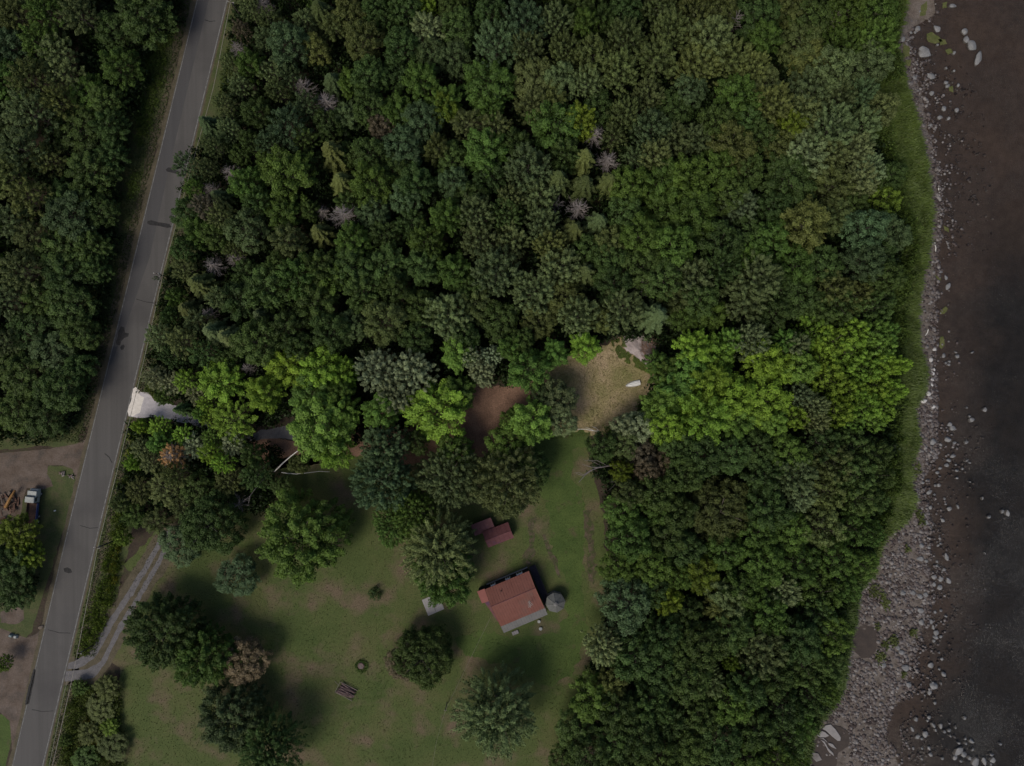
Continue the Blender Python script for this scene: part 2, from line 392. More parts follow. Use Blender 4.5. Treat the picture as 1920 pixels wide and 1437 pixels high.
bp = N.new('ShaderNodeBump'); bp.inputs['Strength'].default_value = 0.6; bp.inputs['Distance'].default_value = 0.15; L.new(nf.outputs[0], bp.inputs['Height']); L.new(bp.outputs[0], bs.inputs['Normal'])
oo = N.new('ShaderNodeOutputMaterial'); L.new(bs.outputs[0], oo.inputs[0])
M['bed'] = m
me.materials.append(m); me.update()
tag(obj('riverbed', me), kind='structure')

# the river's surface
m, nt, N, L = new_mat('river_water')
g = N.new('ShaderNodeNewGeometry')
mp = N.new('ShaderNodeMapping'); mp.inputs['Scale'].default_value = (1.6, 0.8, 1); L.new(g.outputs['Position'], mp.inputs[0])
nn = noise_node(nt, mp.outputs[0], 1.4, 6, 0.7, 0.6)
nn2 = noise_node(nt, g.outputs['Position'], 0.08, 4, 0.6)
rr = ramp_node(nt, nn2.outputs[0], [(0.38, (0.25,) * 3), (0.6, (1, 1, 1))])
bp = N.new('ShaderNodeBump'); bp.inputs['Distance'].default_value = 0.25
L.new(rr.outputs[0], bp.inputs['Strength']); L.new(nn.outputs[0], bp.inputs['Height'])
gl = N.new('ShaderNodeBsdfGlossy'); gl.inputs['Roughness'].default_value = 0.15; L.new(bp.outputs[0], gl.inputs['Normal'])
tr = N.new('ShaderNodeBsdfTransparent'); tr.inputs[0].default_value = (0.80, 0.77, 0.73, 1)
fr = N.new('ShaderNodeFresnel'); fr.inputs[0].default_value = 1.33; L.new(bp.outputs[0], fr.inputs['Normal'])
mx = N.new('ShaderNodeMixShader'); L.new(fr.outputs[0], mx.inputs[0]); L.new(tr.outputs[0], mx.inputs[1]); L.new(gl.outputs[0], mx.inputs[2])
# flecks of white water on the riffles
fo = N.new('ShaderNodeBsdfDiffuse'); fo.inputs[0].default_value = (0.34, 0.35, 0.37, 1)
nz = noise_node(nt, g.outputs['Position'], 3.2, 3, 0.8)
rz = ramp_node(nt, nz.outputs[0], [(0.55, (0, 0, 0)), (0.74, (1, 1, 1))])
sx = N.new('ShaderNodeSeparateXYZ'); L.new(g.outputs['Position'], sx.inputs[0])
m1 = N.new('ShaderNodeMapRange'); m1.inputs[1].default_value = 97; m1.inputs[2].default_value = 108; L.new(sx.outputs[0], m1.inputs[0])
m2 = N.new('ShaderNodeMapRange'); m2.inputs[1].default_value = 10; m2.inputs[2].default_value = -45; L.new(sx.outputs[1], m2.inputs[0])
q1 = N.new('ShaderNodeMath'); q1.operation = 'MULTIPLY'; L.new(m1.outputs[0], q1.inputs[0]); L.new(m2.outputs[0], q1.inputs[1])
q2 = N.new('ShaderNodeMath'); q2.operation = 'MULTIPLY'; L.new(q1.outputs[0], q2.inputs[0]); L.new(rz.outputs[0], q2.inputs[1])
q3 = N.new('ShaderNodeMath'); q3.operation = 'MULTIPLY'; L.new(q2.outputs[0], q3.inputs[0]); L.new(rr.outputs[0], q3.inputs[1])
q4 = N.new('ShaderNodeMath'); q4.operation = 'MULTIPLY'; L.new(q3.outputs[0], q4.inputs[0]); q4.inputs[1].default_value = 0.35
mx2 = N.new('ShaderNodeMixShader'); L.new(q4.outputs[0], mx2.inputs[0]); L.new(mx.outputs[0], mx2.inputs[1]); L.new(fo.outputs[0], mx2.inputs[2])
oo = N.new('ShaderNodeOutputMaterial'); L.new(mx2.outputs[0], oo.inputs[0])
M['water'] = m
wp = []
for v in rows:
    vc = min(max(v, -400), 1840); x, y = G(water_u(vc) - 4, v)
    wp += [(x, y, WZ), (1200.0, y, WZ)]
me = bpy.data.meshes.new('river'); me.from_pydata(wp, [], [(2 * i, 2 * i + 2, 2 * i + 3, 2 * i + 1) for i in range(len(rows) - 1)])
me.materials.append(m); me.update()
tag(obj('river', me), kind='structure')

# --- road ---
RL = [(-400, 466), (0, 368.5), (480, 251.5), (960, 134), (1437, 22), (1840, -72)]
RR = [(-400, 526), (0, 428), (480, 311.5), (960, 195), (1437, 82), (1840, -12)]
rlu = lambda v: float(np.interp(v, [a for a, b in RL], [b for a, b in RL]))
rru = lambda v: float(np.interp(v, [a for a, b in RR], [b for a, b in RR]))
def strip_poly(f0, f1, v0, v1, n=60):
    vv = np.linspace(v0, v1, n)
    return [(f0(v), v) for v in vv] + [(f1(v), v) for v in vv[::-1]]

Z = 0.004
sheet('left_verge', [(330, -60), (362, -60), (360, 0), (240, 480), (140, 850), (90, 836), (40, 842), (-300, 860), (-300, 780), (120, 700), (170, 520), (215, 300), (245, 100), (300, -60)], Z, M['verge'], 3)
sheet('left_verge_shoulder', strip_poly(lambda v: rlu(v) - 22 - 3 * math.sin(v * .03), lambda v: rlu(v) - 7, -60, 800), 2 * Z, M['drygrass'], 1.6)
sheet('left_yard_grass', [(-300, 870), (-20, 960), (75, 925), (90, 875), (130, 873), (146, 890), (138, 930), (58, 1190), (30, 1205), (-20, 1180), (-300, 1190)], Z, M['verge'], 1.5)
sheet('left_corner_grass', [(-300, 1330), (20, 1340), (30, 1352), (10, 1437), (-10, 1500), (-300, 1520)], Z, M['lush'], 1.5)
sheet('gravel_yard', [(-300, 858), (0, 850), (60, 845), (110, 838), (140, 833), (163, 822), (170, 830), (140, 960), (144, 905), (136, 880), (118, 873), (90, 873), (88, 888), (100, 912), (80, 918), (50, 915), (45, 935), (30, 1000), (-300, 1010)], 2 * Z, M['bare'], 1.0)
sheet('lower_gravel_yard', [(-300, 1180), (0, 1178), (25, 1188), (50, 1197), (68, 1190), (82, 1172), (78, 1200), (24, 1420), (18, 1352), (0, 1335), (-300, 1330)], 2 * Z, M['gravel' if False else 'bare'], 1.0)
sheet('bare_patch', [(0, 1150), (20, 1140), (45, 1128), (45, 1165), (30, 1172), (0, 1168)], 2.5 * Z, M['bare'], 2)
sheet('right_verge', strip_poly(lambda v: rru(v) - 1, lambda v: rru(v) + 62, -60, 1500), Z, M['verge'], 3)
sheet('verge_dry_strip', strip_poly(lambda v: rru(v) + 10, lambda v: rru(v) + 22 + 4 * math.sin(v * .05), 430, 1500), 2 * Z, M['drygrass'], 2.5)

# lawns of the southern plot
sheet('lawn', [(230, 1060), (330, 960), (420, 900), (520, 860), (700, 830), (900, 810), (1060, 800), (1100, 830), (1110, 880), (1130, 960), (1140, 1060), (1140, 1180), (1130, 1260), (1080, 1330), (1060, 1437), (1050, 1640), (200, 1640), (225, 1437), (222, 1300), (226, 1250), (200, 1240), (222, 1190), (270, 1090)], Z, M['lawn'], 3)
sheet('lawn_lush_swath', [(1010, 840), (1075, 830), (1070, 880), (1095, 940), (1100, 1000), (1092, 1080), (1100, 1180), (1080, 1260), (1030, 1290), (960, 1250), (870, 1230), (850, 1200), (900, 1180), (950, 1200), (1050, 1190), (1070, 1100), (1030, 1040), (1030, 960), (1000, 900)], 2 * Z, M['lush'], 6)
sheet('lawn_lush_swath', [(990, 832), (1010, 815), (1105, 808), (1120, 832), (1080, 845), (1010, 850)], 2.5 * Z, M['lush'], 6)
sheet('worn_track', [(1092, 960), (1108, 955), (1112, 1010), (1118, 1060), (1112, 1098), (1102, 1090), (1102, 1030), (1098, 1000)], 3 * Z, M['worn'], 4)
sheet('worn_track', [(1022, 1000), (1030, 1025), (1044, 1050), (1052, 1085), (1047, 1084), (1038, 1058), (1025, 1032), (1017, 1004)], 3 * Z, M['worn'], 1.6)
sheet('worn_patch', [(990, 975), (1003, 968), (998, 1010), (1005, 1045), (990, 1060), (975, 1050), (992, 1020)], 3 * Z, M['worn'], 4)
# clearings of the middle plot
sheet('brown_clearing', [(640, 850), (650, 790), (720, 770), (830, 760), (870, 722), (985, 722), (1020, 705), (1040, 740), (1010, 800), (980, 812), (950, 838), (860, 868), (760, 872)], 1.2 * Z, M['brownsoil'], 4)
sheet('dry_clearing', [(1020, 700), (1030, 680), (1060, 672), (1090, 660), (1140, 645), (1165, 630), (1205, 640), (1232, 690), (1230, 720), (1205, 760), (1175, 790), (1130, 815), (1085, 822), (1030, 828), (1040, 790), (1045, 740)], 2 * Z, M['tan'], 3)
sheet('shaded_drive', [(462, 820), (490, 806), (530, 800), (575, 806), (575, 832), (530, 822), (495, 822), (470, 828)], 2 * Z, M['gravel'], 1.5)
sheet('shaded_drive_verge', [(455, 835), (500, 820), (570, 830), (600, 870), (520, 880), (480, 860)], Z, M['brownsoil'], 2)

# pale gravel drive off the road, and the two-track lane
sheet('gravel_drive', [(243, 745), (262, 735), (280, 737), (290, 752), (320, 757), (345, 768), (380, 788), (400, 800), (392, 806), (330, 790), (290, 781), (262, 784), (240, 780)], 3 * Z, M['palegravel'], 1.0)
sheet('crushed_stone_apron', [(250, 729), (256, 726), (262, 733), (262, 741), (270, 746), (266, 760), (262, 775), (250, 781), (241, 778), (239, 768), (246, 750)], 4 * Z, M['whitegravel'], 1.0)
for pl in ([(322, 985), (300, 1010), (276, 1050), (240, 1110), (205, 1160), (183, 1200), (170, 1222), (140, 1240), (128, 1245), (126, 1256), (146, 1254), (176, 1236), (196, 1205), (216, 1165), (248, 1116), (284, 1056), (306, 1016), (326, 992)],
           [(320, 1000), (310, 1020), (290, 1060), (256, 1118), (224, 1170), (206, 1206), (190, 1240), (160, 1256), (124, 1258), (120, 1278), (142, 1277), (175, 1272), (196, 1248), (214, 1208), (232, 1176), (264, 1122), (298, 1064), (316, 1026), (326, 1006)]):
    sheet('gravel_lane', pl, 3 * Z, M['gravel'], 1.2)
sheet('lane_verge', [(340, 975), (300, 985), (255, 1060), (175, 1190), (150, 1225), (118, 1240), (112, 1285), (150, 1282), (180, 1285), (215, 1235), (236, 1196), (285, 1110), (335, 1030)], 2 * Z, M['drygrass'], 2.5)

# grassy bank in front of the riverside trees
bank = [(bank_u(v) - 3, v) for v in range(-40, 1110, 12)]
inner = [(1655, -40), (1665, 40), (1655, 130), (1620, 170), (1640, 260), (1660, 330), (1680, 420), (1690, 480), (1670, 560), (1660, 640), (1660, 800), (1655, 900), (1630, 990), (1600, 1100)]
sheet('bank_grass', bank + inner[::-1], Z, M['lush'], 1.5)
low_bank = [(bank_u(v) - 2, v) for v in range(1110, 1480, 12)]
sheet('bank_grass', low_bank + [(1480, 1480), (1490, 1390), (1540, 1320), (1560, 1250), (1570, 1110)], Z, M['lush'], 1.5)

sheet('road_shoulder', strip_poly(lambda v: rlu(v) - 7 - 3 * noise.noise((v * .02, 3, 0)), lambda v: rru(v) + 3, -60, 1500, 300), 2.5 * Z, M['drygrass'], 1.0)
road = sheet('road', strip_poly(rlu, rru, -400, 1840, 120), 3 * Z, M['asphalt'], 0)
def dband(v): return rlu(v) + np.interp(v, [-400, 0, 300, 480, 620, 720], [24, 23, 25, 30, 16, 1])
sheet('painted_lane_shade', strip_poly(lambda v: rlu(v) + 1.2, lambda v: float(dband(v)) + 0.6 * noise.noise((v * .1, 0, 0)), -400, 715, 120), 4 * Z, M['shadeasphalt'], 0, parent=road)  # roadside tree shade painted as a darker sheet on the lane
sheet('edge_line', strip_poly(lambda v: rlu(v) + 1.0, lambda v: rlu(v) + 2.3, -400, 1840, 120), 5 * Z, M['line'], 0, parent=road)
sheet('edge_line', strip_poly(lambda v: rru(v) - 3.2, lambda v: rru(v) - 1.4, -400, 1840, 120), 5 * Z, M['line'], 0, parent=road)
for pl in ([(311, 318), (316, 314), (322, 316), (334, 321), (336, 327), (326, 325), (313, 322)],
           [(277, 415), (283, 413), (297, 417), (318, 421), (322, 426), (314, 428), (296, 424), (280, 422), (276, 419)],
           [(222, 622), (227, 612), (233, 614), (234, 624), (241, 625), (241, 631), (233, 634), (227, 640), (225, 648), (219, 648), (217, 642), (221, 630)],
           [(228, 648), (232, 646), (234, 650), (231, 656), (227, 656), (226, 652)],
           [(119, 1066), (126, 1064), (133, 1067), (135, 1073), (129, 1076), (121, 1073)],
           [(63, 1254), (67, 1256), (64, 1278), (59, 1300), (55, 1320), (47, 1322), (50, 1303), (56, 1280)]):
    sheet('tar_patch', pl, 5 * Z, M['patch'], 0.6, step=2.5, parent=road)

for pl in ([(384, 37), (394, 40), (404, 39), (404, 40.2), (394, 41.3), (384, 38.3)], [(196, 850), (205, 857), (211, 868), (209.8, 868.6), (204, 858.4), (195.5, 851.2)], [(255, 560), (275, 566), (300, 570), (300, 571), (275, 567.2), (255, 561.2)],
           [(90, 1180), (110, 1186), (132, 1187), (132, 1188), (110, 1187.2), (90, 1181.2)], [(60, 1330), (80, 1334), (100, 1333), (100, 1334), (80, 1335.2), (60, 1331.2)], [(150, 985), (168, 990), (185, 989), (185, 990), (168, 991.2), (150, 986.2)]):
    sheet('road_crack', pl, 5.5 * Z, M['patch'], 0.5, step=3, parent=road)

# shore extras
sheet('dry_sand_spit', [(1702, -30), (1740, -30), (1752, 5), (1753, 25), (1738, 38), (1712, 33), (1700, 25)], 0.03, M['sand'], 1.5)
pool = sheet('shore_pool', [(1617, 1169), (1632, 1177), (1645, 1180), (1645, 1193), (1643, 1219), (1633, 1234), (1615, 1234), (1605, 1224), (1594, 1207), (1600, 1189)], -0.02, M['mud'], 1.0)
sheet('mud_pool', [(1536, 1362), (1548, 1358), (1575, 1363), (1586, 1370), (1596, 1386), (1590, 1400), (1572, 1410), (1568, 1437), (1568, 1480), (1522, 1480), (1522, 1420)], 0.0, M['mud'], 1.0)
sheet('dark_inlet', [(1668, -20), (1680, -20), (1688, 25), (1684, 33), (1676, 30), (1672, 12)], 0.03, M['mud'], 1.0)

# ------------------------------------------------------------------ tree meshes (unit crowns, 4 m radius)
def rhombs(C, A, B, L, W):
    """leaf faces: centre, long axis, side axis, half length, half width"""
    n = len(C)
    L = np.broadcast_to(np.asarray(L, float), (n,))[:, None]; W = np.broadcast_to(np.asarray(W, float), (n,))[:, None]
    V = np.stack([C - A * L, C + B * W - A * L * 0.1, C + A * L, C - B * W - A * L * 0.1], axis=1).reshape(-1, 3)
    F = np.arange(4 * n).reshape(n, 4)
    return V, F

def unit(v): return v / np.maximum(np.linalg.norm(v, axis=-1, keepdims=True), 1e-9)

def frames(N, rng, A=None, wob=0.5):
    """an in-plane long axis and side axis for face normals N"""
    if A is None: A = rng.normal(size=N.shape)
    else: A = A + rng.normal(size=N.shape) * wob
    A = unit(A - N * np.sum(A * N, axis=1, keepdims=True))
    return A, np.cross(N, A)

def crown_mesh(name, seed, R=4.0, zb=4.5, zt=12.0, lobes=46, lr=(0.9, 1.5), sx=1.0, sr=1.0, sz=0.75, per=130, ls=0.20, lw=0.62, shape=0.75,
               align=0.0, upright=0.0, fill=0.9, spread=0.25, mat='leaf', ragged=0.12):
    """a crown of leafy lobes set on a domed envelope. sr stretches a lobe outward, sz upward, shape = how early the dome narrows"""
    rng = np.random.default_rng(seed)
    i = np.arange(lobes) + 0.5
    t = i / lobes                                      # 0 top, 1 bottom rim
    phi = i * 2.39996 + rng.uniform(-0.4, 0.4, lobes)
    el = np.arccos(1 - t * 1.3)                       # from the zenith
    lump = np.sin(3 * phi + seed) + 0.8 * np.sin(5 * phi + 2 * seed + 3 * t)
    env = 1 + rng.uniform(-ragged, ragged, lobes) + 0.09 * lump
    rad = R * (0.80) * np.sin(np.minimum(el, 1.6)) ** shape * env
    cz = zb + (zt - zb) * (0.22 + 0.66 * np.cos(np.minimum(el, 1.75))) * (1 + rng.uniform(-0.09, 0.09, lobes) + 0.05 * lump * t)
    LC = np.stack([rad * np.cos(phi), rad * np.sin(phi), cz], 1)
    outd = unit(np.stack([np.cos(phi) * (rad / R + 0.05), np.sin(phi) * (rad / R + 0.05), np.full(lobes, 0.35 + upright) + 0.3 * np.cos(el)], 1))
    Vs = []; Fs = []; var = []; nv = 0
    for k in range(lobes):
        r = rng.uniform(*lr) * (1.1 - 0.25 * t[k])
        o = outd[k]
        if upright > 0: o = unit(o + np.array([0, 0, upright]))
        s1 = unit(np.cross(o, [0.1, 0.2, 1.0])); s2 = np.cross(s1, o)
        n = int(per * r * r)
        D = unit(rng.normal(size=(n, 3)) + o * 0.35 + np.array([0, 0, 0.45]))
        rr = r * (1 - np.abs(rng.normal(0, spread, n)))
        a, b, c = (D @ o), (D @ s1), (D @ s2)
        tip = np.clip(a, 0, 1)
        P = LC[k] + (np.outer(a * rr * sr, o) + np.outer(b * rr * sx * (1 - 0.35 * tip * (sr > 1.2)), s1) + np.outer(c * rr * sz * (1 - 0.35 * tip * (sr > 1.2)), s2))
        N = unit(D * 0.8 + rng.normal(size=(n, 3)) * 0.45 + np.array([0, 0, 0.25]))
        A, B = frames(N, rng, np.tile(o, (n, 1)) if align else None, 1.2 - align)
        V, F = rhombs(P, A, B, ls * rng.uniform(0.7, 1.35, n), ls * lw * rng.uniform(0.8, 1.2, n))
        Vs.append(V); Fs.append(F + nv); nv += len(V)
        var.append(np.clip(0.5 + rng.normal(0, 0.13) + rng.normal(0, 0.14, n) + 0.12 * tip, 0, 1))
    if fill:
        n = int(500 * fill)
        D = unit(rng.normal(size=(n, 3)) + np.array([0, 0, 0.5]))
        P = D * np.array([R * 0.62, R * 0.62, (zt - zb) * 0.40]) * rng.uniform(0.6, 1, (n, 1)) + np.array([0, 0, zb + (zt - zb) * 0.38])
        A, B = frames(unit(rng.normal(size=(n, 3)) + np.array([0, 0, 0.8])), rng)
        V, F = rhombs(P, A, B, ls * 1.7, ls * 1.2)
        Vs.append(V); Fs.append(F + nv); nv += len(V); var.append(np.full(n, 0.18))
    return mesh_np(name, np.concatenate(Vs), np.concatenate(Fs), M[mat], np.concatenate(var))

def spruce_mesh(name, seed, R=2.6, ht=14.0, zb=2.5, tiers=22, mat='needle', droop=0.25, curl=0.5):
    rng = np.random.default_rng(seed); Cs = []; As = []; Ns = []; Ls = []; var = []
    for k in range(tiers):
        t = k / (tiers - 1); z = zb + (ht - zb) * t
        rr = R * (1 - t) ** 0.8 * rng.uniform(0.9, 1.08) + 0.25
        nb = 8
        for j in range(nb):
            ph = 2 * math.pi * (j + rng.uniform(-0.13, 0.13)) / nb + 0.12 * math.sin(k * 0.8) + seed
            br = rr * rng.uniform(0.75, 1.15); d = np.array([math.cos(ph), math.sin(ph), 0]); sd = np.array([-d[1], d[0], 0])
            m = int(5 + br * 6)
            bv = rng.normal(0, 0.12)
            for q in range(m):
                s = (q + 0.6) / m; w = 0.30 * (1 - s) ** 0.5 * min(1, br / 2) + 0.06
                for side in (-1, 1):
                    c = d * br * s + np.array([0, 0, z - droop * br * s * s * 1.3 + 0.25 * s]) + sd * side * w * 0.55 + rng.normal(0, 0.04, 3)
                    a = unit(d * 0.8 + sd * side * 0.9 + np.array([0, 0, -0.12]))
                    Cs.append(c); As.append(a); Ns.append(unit(np.array([0, 0, 1.0]) + rng.normal(0, 0.25, 3))); Ls.append(0.16 + 0.5 * w)
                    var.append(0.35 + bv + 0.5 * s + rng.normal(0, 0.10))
    C = np.array(Cs); N = np.array(Ns); A = np.array(As); A = unit(A - N * np.sum(A * N, 1, keepdims=True)); B = np.cross(N, A)
    V, F = rhombs(C, A, B, np.array(Ls), 0.10)
    return mesh_np(name, V, F, M[mat], np.clip(var, 0, 1))

def dead_mesh(name, seed, R=2.6, ht=12.0, n=46, flat=0.35, mat='deadwood', twigs=5, wd=0.055):
    """bare radiating branches"""
    rng = np.random.default_rng(seed); mb = MB()
    for i in range(n):
        t = (i + 0.5) / n; z = ht * (0.35 + 0.62 * t); ph = i * 2.4 + rng.uniform(-0.4, 0.4)
        L_ = R * (1 - t) ** 0.6 * rng.uniform(0.7, 1.2) + 0.3
        d = Vector((math.cos(ph), math.sin(ph), 0)); p = Vector((0, 0, z)); pts = [p.copy()]
        for q in range(1, 4):
            p = Vector((0, 0, z)) + d * L_ * q / 3 + Vector((rng.normal(0, .08), rng.normal(0, .08), flat * L_ * q / 3 - 0.1 * q))
            pts.append(p)
        mb.tube(pts, [wd * 1.5, wd * 1.1, wd * 0.8, wd * 0.4], 3, False)
        for q in range(twigs):
            s = rng.uniform(0.3, 1); b = Vector((0, 0, z)) + d * L_ * s + Vector((0, 0, flat * L_ * s))
            a = ph + rng.uniform(-1.0, 1.0); l2 = L_ * rng.uniform(0.18, 0.4)
            mb.tube([b, b + Vector((math.cos(a) * l2, math.sin(a) * l2, rng.uniform(-.1, .3) * l2))], [wd * 0.7, wd * 0.35], 3, False)
    me = mb.mesh(name, M[mat]); return me

def trunk_mesh(name, seed, ht=9.0, r=0.22, limbs=7, spread=2.4, z0=3.2, mat='bark', dead=False):
    rng = np.random.default_rng(seed); mb = MB(); pts = []; rd = []
    k = 6
    for i in range(k + 1):
        t = i / k; pts.append(Vector((0.15 * math.sin(3 * t + seed) * t, 0.15 * math.cos(2 * t + seed) * t, ht * t))); rd.append(r * (1.25 if i == 0 else 1) * (1 - 0.8 * t))
    mb.tube(pts, rd, 7)
    for j in range(limbs):
        t = (z0 + (ht * 0.85 - z0) * j / max(limbs - 1, 1)); ph = j * 2.4 + rng.uniform(-.3, .3); L_ = spread * rng.uniform(0.6, 1.05)
        b = Vector((0, 0, t)); d = Vector((math.cos(ph), math.sin(ph), 0.75)).normalized()
        mb.tube([b, b + d * L_ * 0.5, b + d * L_ + Vector((0, 0, 0.2 * L_))], [r * 0.42, r * 0.28, r * 0.1], 5)
    return mb.mesh(name, M[mat])

PROT = {}
for i in range(3):
    PROT['m%d' % i] = (crown_mesh('crown', 10 + i, lobes=90, lr=(0.55, 1.1), sr=1.3, sx=0.78, sz=0.66, per=150, ls=0.145, spread=0.32, ragged=0.18), 'T')
    PROT['b%d' % i] = (crown_mesh('crown', 20 + i, lobes=110, lr=(0.42, 0.85), sr=1.1, per=170, ls=0.14, spread=0.35, ragged=0.12), 'T')
    PROT['g%d' % i] = (crown_mesh('crown', 30 + i, lobes=130, lr=(0.42, 0.75), sr=1.8, sx=0.7, sz=0.7, per=170, ls=0.18, lw=0.36, align=0.7, upright=0.45, ragged=0.18, zt=12.8, spread=0.45), 'T')
    PROT['p%d' % i] = (crown_mesh('crown', 40 + i, lobes=90, lr=(0.4, 0.8), sr=1.35, sx=0.85, per=210, ls=0.16, lw=0.42, align=0.6, ragged=0.24, zb=6, zt=13, mat='needle', fill=0.5, spread=0.5), 'T')
    PROT['s%d' % i] = (spruce_mesh('crown', 50 + i), 'S')
    PROT['r%d' % i] = (crown_mesh('crown', 60 + i, lobes=90, lr=(0.42, 0.8), sr=1.35, sx=0.85, sz=0.85, per=170, ls=0.135, upright=1.0, zb=2.5, zt=11.5, shape=0.6, ragged=0.18, spread=0.3), 'T')
    PROT['d%d' % i] = (dead_mesh('branches', 70 + i, R=3.0, n=60, twigs=6), 'D')
    PROT['x%d' % i] = (dead_mesh('branches', 80 + i, R=3.6, n=22, flat=0.8, twigs=9, ht=11, wd=0.05), 'D')
for i in range(2):   # large free-standing crowns, 8 m radius meshes
    PROT['M%d' % i] = (crown_mesh('crown', 90 + i, R=8, zb=2.5, zt=15, lobes=270, lr=(0.7, 1.35), sr=1.3, sx=0.74, sz=0.64, per=105, ls=0.18, ragged=0.16, fill=3, spread=0.3), 'B')
    PROT['B%d' % i] = (crown_mesh('crown', 95 + i, R=8, zb=2.5, zt=14, lobes=330, lr=(0.55, 1.05), sr=1.2, per=110, ls=0.17, ragged=0.12, fill=3, spread=0.3), 'B')
    PROT['F%d' % i] = (crown_mesh('crown', 100 + i, R=8, zb=2.0, zt=17, lobes=300, lr=(0.65, 1.05), sr=1.9, sx=0.72, sz=0.65, per=95, ls=0.22, lw=0.36, align=0.8, ragged=0.2, fill=3, mat='needle', shape=0.8, spread=0.35), 'B')
    PROT['G%d' % i] = (crown_mesh('crown', 105 + i, R=8, zb=3.0, zt=17, lobes=330, lr=(0.55, 1.0), sr=1.7, sx=0.7, sz=0.65, per=115, ls=0.20, lw=0.38, align=0.7, upright=0.35, ragged=0.16, fill=3, spread=0.35), 'B')
TR = {'T': trunk_mesh('trunk', 1), 'S': trunk_mesh('trunk', 2, ht=13.5, r=0.2, limbs=0), 'D': trunk_mesh('trunk', 3, ht=12, r=0.16, limbs=3, mat='deadwood'),
      'B': trunk_mesh('trunk', 4, ht=12, r=0.42, limbs=10, spread=5.0, z0=2.6)}

COLS = {'k': (0.044, 0.076, 0.021), 'n': (0.058, 0.104, 0.021), 'l': (0.138, 0.232, 0.030), 'L': (0.092, 0.172, 0.034), 'o': (0.074, 0.096, 0.031), 'y': (0.082, 0.112, 0.045),  # lime, brightened green and silvery carry the middle plot's light in their colour
        'w': (0.165, 0.200, 0.115), 'u': (0.052, 0.086, 0.038), 't': (0.100, 0.084, 0.058), 'c': (0.110, 0.145, 0.068), 'e': (0.094, 0.140, 0.018)}
SHADE = {'k': 'dark green', 'n': 'mid green', 'l': 'brightened lime green', 'L': 'brightened green', 'o': 'olive green', 'y': 'grey-green', 'w': 'brightened silvery', 'u': 'blue-green', 't': 'tan brown', 'c': 'dull sage green', 'e': 'yellow-green'}
KIND = {'m': ('maple_tree', 'lobed maple', 'maple tree'), 'b': ('broadleaf_tree', 'round-crowned tree', 'broadleaf tree'), 'g': ('poplar_tree', 'feathery poplar', 'poplar tree'),
        'p': ('pine_tree', 'tufted pine', 'pine tree'), 's': ('spruce_tree', 'star-shaped spruce', 'spruce tree'), 'r': ('riverside_tree', 'narrow riverside tree', 'riverside tree'),
        'd': ('dead_tree', 'bare dead conifer', 'dead tree'), 'x': ('bare_tree', 'bare-branched tree', 'bare tree'),
        'M': ('maple_tree', 'spreading maple', 'maple tree'), 'B': ('broadleaf_tree', 'spreading round tree', 'broadleaf tree'), 'F': ('large_pine_tree', 'long-plumed pine', 'pine tree'),
        'G': ('large_poplar_tree', 'spreading feathery tree', 'broadleaf tree')}
BASEH = {'m': 12.0, 'b': 11.5, 'g': 13.0, 'p': 12.5, 's': 14.0, 'r': 11.0, 'd': 12.0, 'x': 11.0, 'M': 15, 'B': 14, 'F': 17, 'G': 17}
MR = {'s': 2.75, 'd': 3.1, 'x': 3.4, 'M': 8.4, 'B': 8.3, 'F': 9.3, 'G': 8.8, 'r': 3.9, 'g': 4.5}

